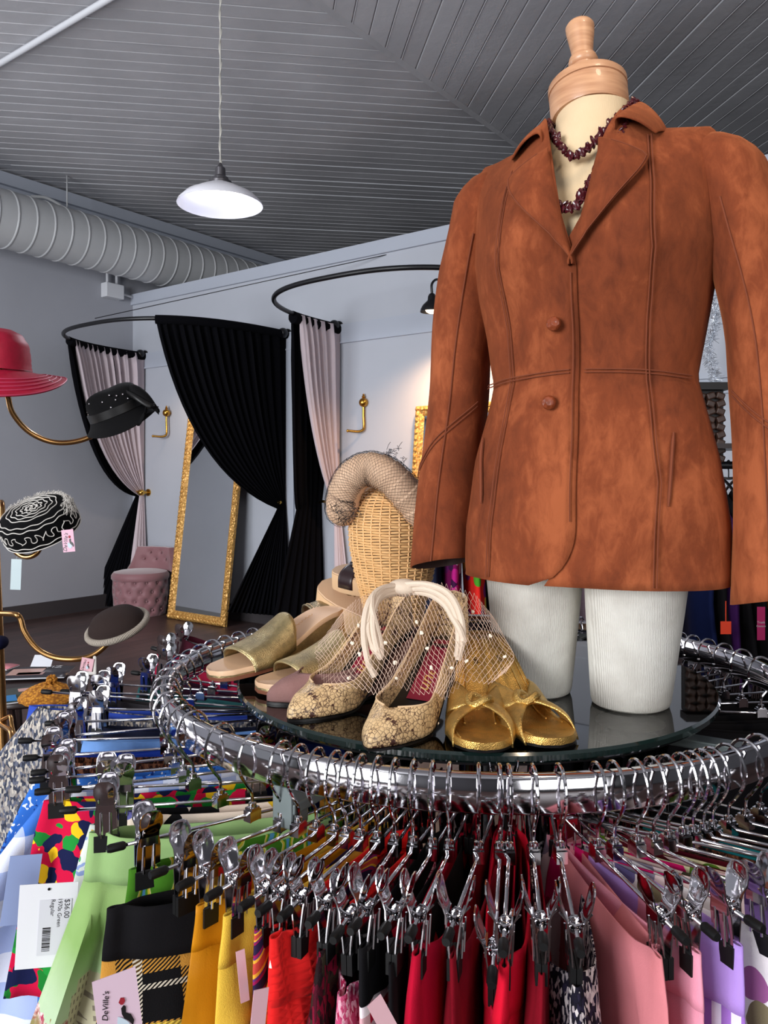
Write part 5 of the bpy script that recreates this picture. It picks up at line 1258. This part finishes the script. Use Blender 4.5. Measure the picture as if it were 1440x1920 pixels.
def shoptag(c, wd, hg, rot, label, parent=None, words=True, fs=None, wp=None, fsc=1., figure=True, pink=(226, 180, 200), rose=True):
    Mt = Matrix.Translation(c) @ rot
    t = thing('swing_tag', label, 'tag', c)
    g = MB().box((0, 0, 0), (wd, .0008, hg)); g.xf(Mt); part('card', g, mat('tag_%d_%d_%d' % pink, pink, .6), t, smooth=False, world=True)
    F2 = Mt @ Matrix.Translation((0, -.0009, 0)) @ Matrix.Rotation(pi/2, 4, 'X')
    if words:
        g = text_mesh("DeVille's", fs or hg*.235, F2 @ Matrix.Translation((*(wp or (-wd*.22, -hg*.06)), 0)) @ Matrix.Rotation(pi/2-.15, 4, 'Z'), .0001, .35); part('lettering', g, m_ink, t, 'black script lettering', smooth=False, world=True)
    if figure:                            # small drawing of a reclining lady
        s = hg*fsc
        def blob(pts, name, m): 
            g = MB(); P = [Vector((x*s, y*s, 0)) for x, y in pts]; n = len(P); g.add(P+[p+Vector((0, 0, .0002)) for p in P], [tuple(range(n, 2*n)), tuple(range(n-1, -1, -1))]+[(i, (i+1) % n, n+(i+1) % n, n+i) for i in range(n)]); g.xf(F2); part(name, g, m, t, smooth=False, world=True)
        blob([(.05, .06), (.10, .10), (.13, .06), (.12, -.04), (.20, -.10), (.24, -.22), (.21, -.30), (.15, -.20), (.08, -.13), (.05, -.04)], 'drawing', m_ink)
        blob([(.05, .12), (.02, .17), (.06, .24), (.12, .22), (.13, .16), (.09, .11)], 'drawing', mat('tag_red', (150, 20, 40), .6))
        blob([(-.02, -.06), (.04, -.10), (.10, -.16), (.16, -.24), (.12, -.34), (.02, -.34), (-.05, -.22)], 'drawing', mat('tag_pale_blue', (196, 214, 226), .6))
    return t
shoptag(W(128, 1014, 2.22), .033, .062, Matrix.Rotation(-.10, 4, 'Y'), 'pink swing tag hanging under the braided black hat')
# clear strip
N = NT('clear_strip'); N.set(color=srgb(196, 214, 218), rough=.25, alpha=.75); m_clear = N.m
q = MB().box((0, 0, 0), (.030, .001, .088)); q.xf(Matrix.Translation(W(30, 1077, 2.3)) @ Matrix.Rotation(.04, 4, 'Y')); q.tube([W(30, 1050, 2.3), W(36, 1030, 2.3)], .0005, 4)
solo('price_strip', q, m_clear, 'cloudy clear paper strip hanging below the brass arm', 'tag', W(30, 1077, 2.3), smooth=False)
# brown beret
m_br = mat('brown_beret_felt', (50, 40, 38), .95, bump=.2, bscale=500., spec=.15); m_rb = mat('ivory_ribbing', (206, 194, 178), .8); m_rbd = mat('dark_ribbing', (40, 34, 34), .9)
c = W(219, 1172, 2.42); M = frame(c, (1, .1, .30), (-.20, -.50, 1)); t = thing('beret_hat', 'dark brown beret with a striped ribbed edge on the lowest arm', 'hat', c)
g = MB(); g.grid([[Vector((r*cos(2*pi*k/48), r*sin(2*pi*k/48)*.82, z)) for k in range(48)] for r, z in ((0, .052), (.035, .049), (.065, .036), (.082, .016), (.087, 0), (.08, -.012), (.06, -.016))]); g.xf(M); part('beret_top', g, m_br, t, world=True)
for nm, mm, ph in (('ribbing', m_rb, 0), ('ribbing', m_rbd, 1)):
    g = MB()
    for k in range(150):
        if True:
            a0 = 2*pi*(k+.5*ph)/150; a1 = a0+2*pi*.5/150; pts = []
            rows = []
            for a in (a0, a1):
                cc = Vector((.090*cos(a), .090*sin(a)*.83, -.004)); od = Vector((cos(a), sin(a)*.83, 0)).normalized()
                rows.append([cc+od*cos(b)*.0105+Vector((0, 0, sin(b)*.0105)) for b in [2*pi*q/10 for q in range(10)]])
            g.grid(rows)
    g.xf(M); part(nm, g, mm, t, world=True)
g = MB().ball(W(0, 1205, 2.3), (.022, .03, .02), 16, 10); o = solo('navy_hat', g, plain('navy_felt', (16, 18, 46)), 'navy felt hat just peeking in at the left edge', 'hat', W(0, 1205, 2.3))
shoptag(W(163, 1246, 2.35), .036, .038, Matrix.Rotation(.18, 4, 'Y'), 'pink tag with a lacy edge hanging under the beret', figure=True, pink=(222, 172, 182))
g = MB()
rd = random.Random(4)
for k in range(26):
    f = k/26; p = W(163, 1246, 2.352)+Vector((-.022+.044*min(1, f*2) if f < .5 else .022, .002, -.026 if f < .5 else -.026+.05*(f-.5)*2)); g.ball(p, (.005, .0015, .005), 8, 5)
solo('lace_scrap', g, m_braid, 'scrap of ivory lace behind the pink tag under the beret', 'lace', W(163, 1246, 2.352))
# ------------------------------------------------------------------ low table with magazines
TZ = .50; tc = G(52, 1290, TZ); m_dkw = mat('dark_table_wood', (38, 22, 20), .35, var=.2)
t = thing('side_table', 'dark round wooden table with magazines at the lower left', 'table', (tc.x, tc.y, 0))
g = MB().lathe([(0, TZ-.03), (.24, TZ-.03), (.255, TZ-.02), (.255, TZ-.006), (.25, TZ), (0, TZ)], 64, (tc.x, tc.y, 0)); g.v = [v for v in g.v]; part('table_top', g, m_dkw, t, world=True)
for a in (.3, 2.4, 4.5):
    e = Vector((cos(a), sin(a), 0)); part('leg', MB().tube(cr([Vector((tc.x, tc.y, TZ-.03))+e*.12, Vector((tc.x, tc.y, .25))+e*.10, Vector((tc.x, tc.y, .01))+e*.22], 6), .018, 8), m_dkw, t, world=True)
def magazine(px, py, z, rz, w_, h_, name, label, cover, title=None, patches=(), th=.006):
    p = G(px, py, z); t = thing(name, label, 'magazine', p, rz)
    rows = [[Vector((lerp(-w_/2, w_/2, i/8), lerp(-h_/2, h_/2, j/2), th+.004*sin(pi*i/8))) for i in range(9)] for j in range(3)]
    o = part('cover', MB().grid(rows, False), cover, t); solid(o, .0008)
    part('pages', MB().box((0, 0, th/2), (w_*.98, h_*.98, th*.9)), m_white, t, smooth=False)
    for x, y, a, b, mm in patches: part('picture', MB().box((x, y, th+.0045), (a, b, .0012)), mm, t, smooth=False)
    if title: part('lettering', text_mesh(title, .055, Matrix.Translation((w_*.18, h_*.36, th+.0062)), .0003), m_white, t, 'pale title lettering', smooth=False)
mg = lambda n, c: mat(n, c, .35)
magazine(62, 1302, TZ+.001, .5, .30, .24, 'magazine', 'blue and green magazine under the mustard knitted hat', mg('mag_green', (52, 60, 52)), patches=((-.10, -.06, .06, .10, mg('mag_blue', (40, 120, 180))), (.10, .04, .08, .10, mg('mag_blue2', (50, 96, 150))), (-.03, .06, .05, .05, mg('mag_pink', (206, 160, 150)))))
magazine(70, 1263, TZ+.012, .15, .30, .22, 'magazine', 'dark magazine with a pale photograph and white title letters', mg('mag_dark', (46, 44, 50)), 'VIZ', patches=((-.05, .0, .15, .12, mg('mag_skin', (178, 142, 130))), (-.02, -.04, .12, .05, mg('mag_rose', (150, 110, 104)))))
magazine(8, 1252, TZ+.024, -.2, .10, .10, 'pamphlet', 'pink pamphlet at the left edge on the magazines', mg('mag_pinkcover', (196, 120, 128)))
p = G(76, 1250, TZ+.03); g = MB().add([(-.05, 0, 0), (.05, 0, .0), (.045, .05, .045), (-.05, .05, .045), (-.05, .0, .001), (.05, 0, .001), (.045, .051, .046), (-.05, .051, .046)], [(0, 1, 2, 3), (7, 6, 5, 4), (0, 4, 5, 1), (1, 5, 6, 2), (2, 6, 7, 3), (3, 7, 4, 0)])
g.xf(Matrix.Translation(p)); solo('paper_card', g, m_white, 'small white folded card standing on the dark magazine', 'card', p, smooth=False)
N = NT('mustard_knit'); vo = N.n('TexVoronoi', {'Vector': N.n('Mapping', {0: N.obj(), 'Scale': (1, 1, 1.6)}).outputs[0], 'Scale': 90.}); N.set(color=N.ramp(vo.outputs['Distance'], [(.1, srgb(206, 142, 40)), (.7, srgb(136, 80, 14))]), rough=.95); N.bump(vo.outputs['Distance'], -1., .008); m_mk = N.m
p = G(92, 1313, TZ+.012); t = thing('knitted_hat', 'mustard yellow knitted hat with a bobble on the magazines', 'hat', p)
g = MB(); g.grid([[Vector((r*cos(2*pi*k/48)*1.08, r*sin(2*pi*k/48)*.9, z+.003*sin(k*1.3))) for k in range(48)] for r, z in ((0, .075), (.03, .072), (.07, .056), (.10, .034), (.116, .012), (.112, .002), (.09, 0))]); part('knit_body', g, m_mk, t)
g = MB(); rd = random.Random(2)
for k in range(40):
    v_ = Vector([rd.gauss(0, 1) for _ in range(3)]).normalized(); g.ball(Vector((.012, 0, .085))+v_*.017, .008, 7, 5)
part('bobble', g, m_mk, t)
# ------------------------------------------------------------------ tags among the skirts
def price_tag(c, rot):
    Mt = Matrix.Translation(c) @ rot; t = thing('price_tag', 'white price tag with a barcode hanging between the dotted and green skirts', 'tag', c)
    wd, hg = .062, .094
    bev(part('card', MB().box((0, 0, 0), (wd, .0009, hg)).xf(Mt), mat('white_card', (222, 222, 228), .6), t, smooth=False, world=True), .0003)
    F2 = Mt @ Matrix.Translation((0, -.0008, 0)) @ Matrix.Rotation(pi/2, 4, 'X')
    st_ = MB().box((.008, -.002, .0001), (.034, .062, .0003)); st_.xf(F2); part('sticker', st_, mat('sticker_white', (208, 208, 216), .4), t, smooth=False, world=True)
    for s_, sz, x, y in (('$36.00', .0078, .020, .018), ('1970s Green', .0062, .0125, .014), ('Regular', .0062, .005, .020)):
        part('lettering', text_mesh(s_, sz, F2 @ Matrix.Translation((x, y, .0003)) @ Matrix.Rotation(-pi/2, 4, 'Z'), .0001), m_ink, t, smooth=False, world=True)
    g = MB(); y = .0; rd = random.Random(12)
    while y > -.026:
        h_ = rd.choice((.0005, .0005, .001, .0015)); q = MB().box((.000, y-h_/2-.002, .0004), (.0085, h_, .0002)); g.add(q.v, q.f); y -= h_+rd.choice((.0005, .0008))
    g.xf(F2); part('barcode', g, m_ink, t, smooth=False, world=True)
    part('lettering', text_mesh('96', .009, F2 @ Matrix.Translation((.020, -.040, .0003)) @ Matrix.Rotation(pi, 4, 'Z'), .0001, .2), m_ink, t, smooth=False, world=True)
    part('lettering', MB().lathe([(0, 0), (.0016, 0), (.0016, .0003), (0, .0003)], 12, (.0, .041, .0002)).xf(F2), m_ink, t, 'punched hole', smooth=False, world=True)
price_tag(W(88, 1735, .90), Matrix.Rotation(.25, 4, 'Z') @ Matrix.Rotation(.06, 4, 'Y'))
q = MB().box((0, 0, 0), (.036, .0008, .082)); q.xf(Matrix.Translation(W(40, 1668, .965)) @ Matrix.Rotation(.5, 4, 'Z') @ Matrix.Rotation(.14, 4, 'Y')); solo('price_tag', q, mat('blue_tag_card', (150, 168, 214), .6), 'plain blue tag against the grey knit skirt', 'tag', W(38, 1668, .965), smooth=False)  # the card is one even blue
shoptag(W(222, 1898, .69), .036, .066, Matrix.Rotation(-.12, 4, 'Y') @ Matrix.Rotation(.45, 4, 'Z'), 'pink shop tag with a drawn lady in front of the green skirt', fs=.0070, wp=(-.0095, .009), fsc=.75, pink=(216, 190, 206))
for px, py, d, rot, lab in ((485, 1905, .66, .1, 'pink tag hanging beside the yellow knit skirt'), (728, 1925, .60, -.5, 'pale tag low between the pink tweed and gingham skirts'), (455, 1830, .70, -.1, 'narrow pink tag between mustard and yellow skirts')):
    q = MB().box((0, 0, 0), (.013 if px != 455 else .008, .0008, .045)); q.xf(Matrix.Translation(W(px, py, d)) @ Matrix.Rotation(rot, 4, 'Y') @ Matrix.Rotation(.5, 4, 'Z')); solo('swing_tag', q, mat('pink_card', (214, 170, 178), .6), lab, 'tag', W(px, py, d), smooth=False)
# ------------------------------------------------------------------ garment rail behind the form
rz0 = 3.3; rail_ = thing('garment_rail', 'dark garment rail of dresses behind the dress form', 'clothes rail', (1.35, rz0, 0))
part('top_rail', MB().tube([(-.95, 0, 1.50), (1.6, 0, 1.50)], .016, 10), m_black, rail_)
for x in (-.93, 1.55):
    part('upright', MB().tube([(x, 0, .03), (x, 0, 1.5)], .016, 10), m_black, rail_); part('foot', MB().tube([(x, -.25, .02), (x, .25, .02)], .018, 10), m_black, rail_)
G2 = 'dresses on the rail behind the form'
f_mag = floral('magenta_floral', (110, 14, 74), [(176, 30, 120), (90, 20, 80), (150, 120, 140), (60, 20, 60)], 18., .5)
f_multi = floral('red_green_floral', (214, 40, 34), [(70, 150, 40), (214, 40, 34), (120, 40, 110), (226, 190, 80)], 14., .45)
f_daisy = floral('green_daisy_print', (54, 88, 34), [(226, 222, 206), (54, 88, 34), (226, 222, 206), (200, 120, 40)], 20., .38)
f_lpr = floral('dark_print', (14, 12, 16), [(200, 190, 180), (14, 12, 16), (14, 12, 16), (14, 12, 16)], 12., .2)
dl = [(812, f_navy, 'navy dress at the left end of the rail behind the form', .9), (848, f_mag, 'magenta floral dress seen between the cuff and the jacket hem', 1.0), (886, f_multi, 'red and green floral dress seen beside the left thigh', 1.0), (930, f_black, 'black dress behind the left thigh', 1.0), (1010, plain('dusty_dress', (140, 120, 130)), 'dusty mauve dress hidden behind the thighs', 1.1),
      (1108, plain('grey_mauve_dress', (150, 130, 140)), 'greyish pink dress seen between the two thighs', .62), (1200, f_black, 'black dress behind the right thigh', 1.1), (1300, plain('navy_dress', (16, 26, 66)), 'navy blue dress just right of the thigh', 1.1), (1322, f_black, 'black dress between the navy and purple ones', 1.1), (1342, plain('purple_dress', (58, 22, 78)), 'purple dress under the right cuff', 1.1), (1366, f_black, 'black dress with an orange tag under the right cuff', 1.1), (1394, f_lpr, 'black dress with a few white sprigs', 1.1), (1436, f_daisy, 'green dress with white daisies at the right edge', 1.1), (1475, f_black, 'black dress beyond the right edge', 1.1)]
hm = MB().tube(cr([(0, 0, -.02), (0, 0, .02), (0, .02, .045), (0, .0, .06), (0, -.02, .045)], 5), .003, 6); hm.tube(cr([(0, -.20, -.08), (0, -.08, -.02), (0, 0, -.015), (0, .08, -.02), (0, .2, -.08)], 4), .006, 6); HNG = hm.mesh('coat_hanger', m_black)
for i, (px, mm, lab, L) in enumerate(dl):
    x = (px-CX)/F*rz0; ho = link('coat_hanger', HNG); ho.location = (x, rz0, 1.46); tag(ho, 'dark coat hanger holding the '+' '.join(lab.split()[:9]), 'hanger', 'coat hangers behind the form')
    g = MB(); rows = []; rd = random.Random(i+40); p1 = rd.uniform(0, 6); tk = .035
    for j in range(16):
        f = j/15; z = 1.40-f*L; hw = lerp(.06, .21, sm(f/.12)) if f < .12 else .21-.03*exp(-((f-.4)/.12)**2)+.05*f
        row = []
        for k in range(40):
            a = 2*pi*k/40; row.append(Vector((x+(tk*(.35+.65*sm(f/.15)))*cos(a)*(1+.25*sin(5*a+p1))+.008*sin(f*7+p1), rz0+hw*sin(a), z-(.06*abs(sin(a)) if f < .1 else 0))))
        rows.append(row)
    o = solo('hanging_dress', g.grid(rows), mm, lab, 'dress', (x, rz0, 1.40), G2, angle=80); solid(o, .002)
q = MB().box((0, 0, 0), (.040, .001, .048)); q.tube([(0, 0, .024), (0, 0, .10)], .002, 4); q.xf(Matrix.Translation(W(1361, 1177, 3.0))); solo('orange_tag', q, mat('orange_card', (236, 62, 18), .6), 'bright orange tag hanging on a black dress at right', 'tag', W(1361, 1177, 3.0), smooth=False)
q = MB(); q.box((0, 0, 0), (.030, .001, .125)); q.xf(Matrix.Translation(W(1427, 1169, 3.0)))
t = thing('magenta_tag', 'tall magenta tag beside the daisy dress', 'tag', W(1427, 1169, 3.0)); part('card', q, mat('magenta_card', (176, 10, 92), .6), t, smooth=False, world=True)
part('lettering', text_mesh('Trunk', .012, Matrix.Translation(W(1427, 1167, 2.998)) @ Matrix.Rotation(pi/2, 4, 'X'), .0002), m_white, t, smooth=False, world=True); part('lettering', text_mesh('Couture', .010, Matrix.Translation(W(1427, 1174, 2.998)) @ Matrix.Rotation(pi/2, 4, 'X'), .0002), m_white, t, smooth=False, world=True)
# things glimpsed between jacket and right sleeve
pw_ = W(1325, 700, 5.25); v_, w_ = along(pw_)
q = MB(); rbox(q, v_-.35, v_+.6, 0, .06, pw_.z-.02, pw_.z+.02); rbox(q, v_-.35, v_+.6, 0, .03, pw_.z-.12, pw_.z-.02); struct('trim_ledge', q, m_trim)
tn = MB(); rd = random.Random(8); N = NT('silver_tinsel'); N.set(color=(.85, .88, .92, 1), metal=1., rough=.25); b0 = W(1336, 560, 4.9)
for k in range(700):
    f = rd.random(); p = b0+Vector((.02*sin(f*9), 0, -f*.62)); v3 = Vector([rd.gauss(0, 1) for _ in range(3)]).normalized()*rd.uniform(.02, .06); tn.tube([p, p+v3], .0016, 3)
solo('tinsel_garland', tn, N.m, 'silver tinsel garland seen between the jacket and its right sleeve', 'garland', b0, smooth=False)
bk = W(1322, 800, 3.3); t = thing('woven_bag', 'dark brown woven leather bag behind the gap of the right sleeve', 'bag', bk)
g = MB()
for j in range(9):
    for k in range(4):
        c_ = bk+Vector((-.06+.04*k, .004*((j+k) % 2), -.13+.032*j)); g.box(c_, (.036, .04, .028), Matrix.Rotation(.35*(1 if (j+k) % 2 else -1), 3, 'Y'))
o = part('woven_body', g, mat('woven_brown', (58, 38, 30), .4, var=.3), t, smooth=False, world=True); bev(o, .006)
part('bag_rim', MB().box(bk+Vector((0, .0, .165)), (.18, .07, .03)), mat('woven_rim', (22, 16, 15), .5), t, smooth=False, world=True)
part('bag_core', MB().box(bk+Vector((0, .03, 0)), (.16, .04, .30)), mat('woven_rim', (22, 16, 15), .5), t, smooth=False, world=True)
bh = MB().box((bk.x+.1, bk.y+.02, 1.575), (.8, .30, .02)); 
solo('rail_shelf', bh, m_dkw, 'dark shelf on top of the garment rail carrying the woven bag', 'shelf', (bk.x+.1, bk.y+.02, 1.575), smooth=False)
# ------------------------------------------------------------------ light
w = bpy.data.worlds.new('daylight'); SC.world = w; w.use_nodes = True
bg = w.node_tree.nodes['Background']; bg.inputs[0].default_value = (.72, .76, .84, 1); bg.inputs[1].default_value = .40
def lamp(name, typ, loc, energy, color, target=None, **kw):
    l = bpy.data.lights.new(name, typ); l.energy = energy; l.color = color
    for k, v in kw.items(): setattr(l, k, v)
    o = bpy.data.objects.new(name, l); COL.objects.link(o); o.location = loc
    if target is not None:
        o.rotation_euler = (Vector(target)-Vector(loc)).to_track_quat('-Z', 'Y').to_euler()
    return o
lamp('shop_window_daylight', 'AREA', (-5.2, -4.6, 2.3), 900, (.95, .97, 1.), (.3, 3.0, 1.7), shape='RECTANGLE', size=3.6, size_y=3.0)
lamp('front_fill_light', 'AREA', (2.6, -5.2, 2.2), 170, (.96, .97, 1.), (.3, 3.0, 1.9), shape='RECTANGLE', size=3.0, size_y=2.6)  # added fill behind the camera, lifts the ceiling and the foreground
lamp('side_fill_light', 'AREA', (-4.6, 3.2, 2.0), 125, (.93, .95, 1.), (.6, 9.0, 2.6), shape='RECTANGLE', size=1.6, size_y=2.2)  # added fill out of frame, no window there; brightens back wall and ceiling
lamp('warm_ceiling_lamp', 'AREA', (.6, .35, 3.1), 9, (1., .80, .58), (.3, 1.1, 1.7), shape='DISK', size=.25)
lamp('pendant_light', 'SPOT', pd+Vector((0, 0, -.03)), 70, (.88, .90, 1.), pd+Vector((0, 0, -2)), spot_size=R(150), spot_blend=.6, shadow_soft_size=.1)
lamp('sconce_light', 'SPOT', sp+Vector((0, 0, -.05)), 170, (1., .58, .30), sp+Vector((0, 0, -2)), spot_size=R(140), spot_blend=.8, shadow_soft_size=.05)
p = RM(vL+1.1, .35, H+1.15)
lamp('fitting_room_light', 'SPOT', p, 22, (1., .72, .5), p+Vector((0, 0, -2))-WN*.5, spot_size=R(140), spot_blend=.8, shadow_soft_size=.08)
vs = SC.view_settings
SC.display_settings.display_device = 'sRGB'
vs.view_transform = 'Standard'; vs.look = 'None'; vs.gamma = 1.; vs.exposure = -.24; vs.use_curve_mapping = False
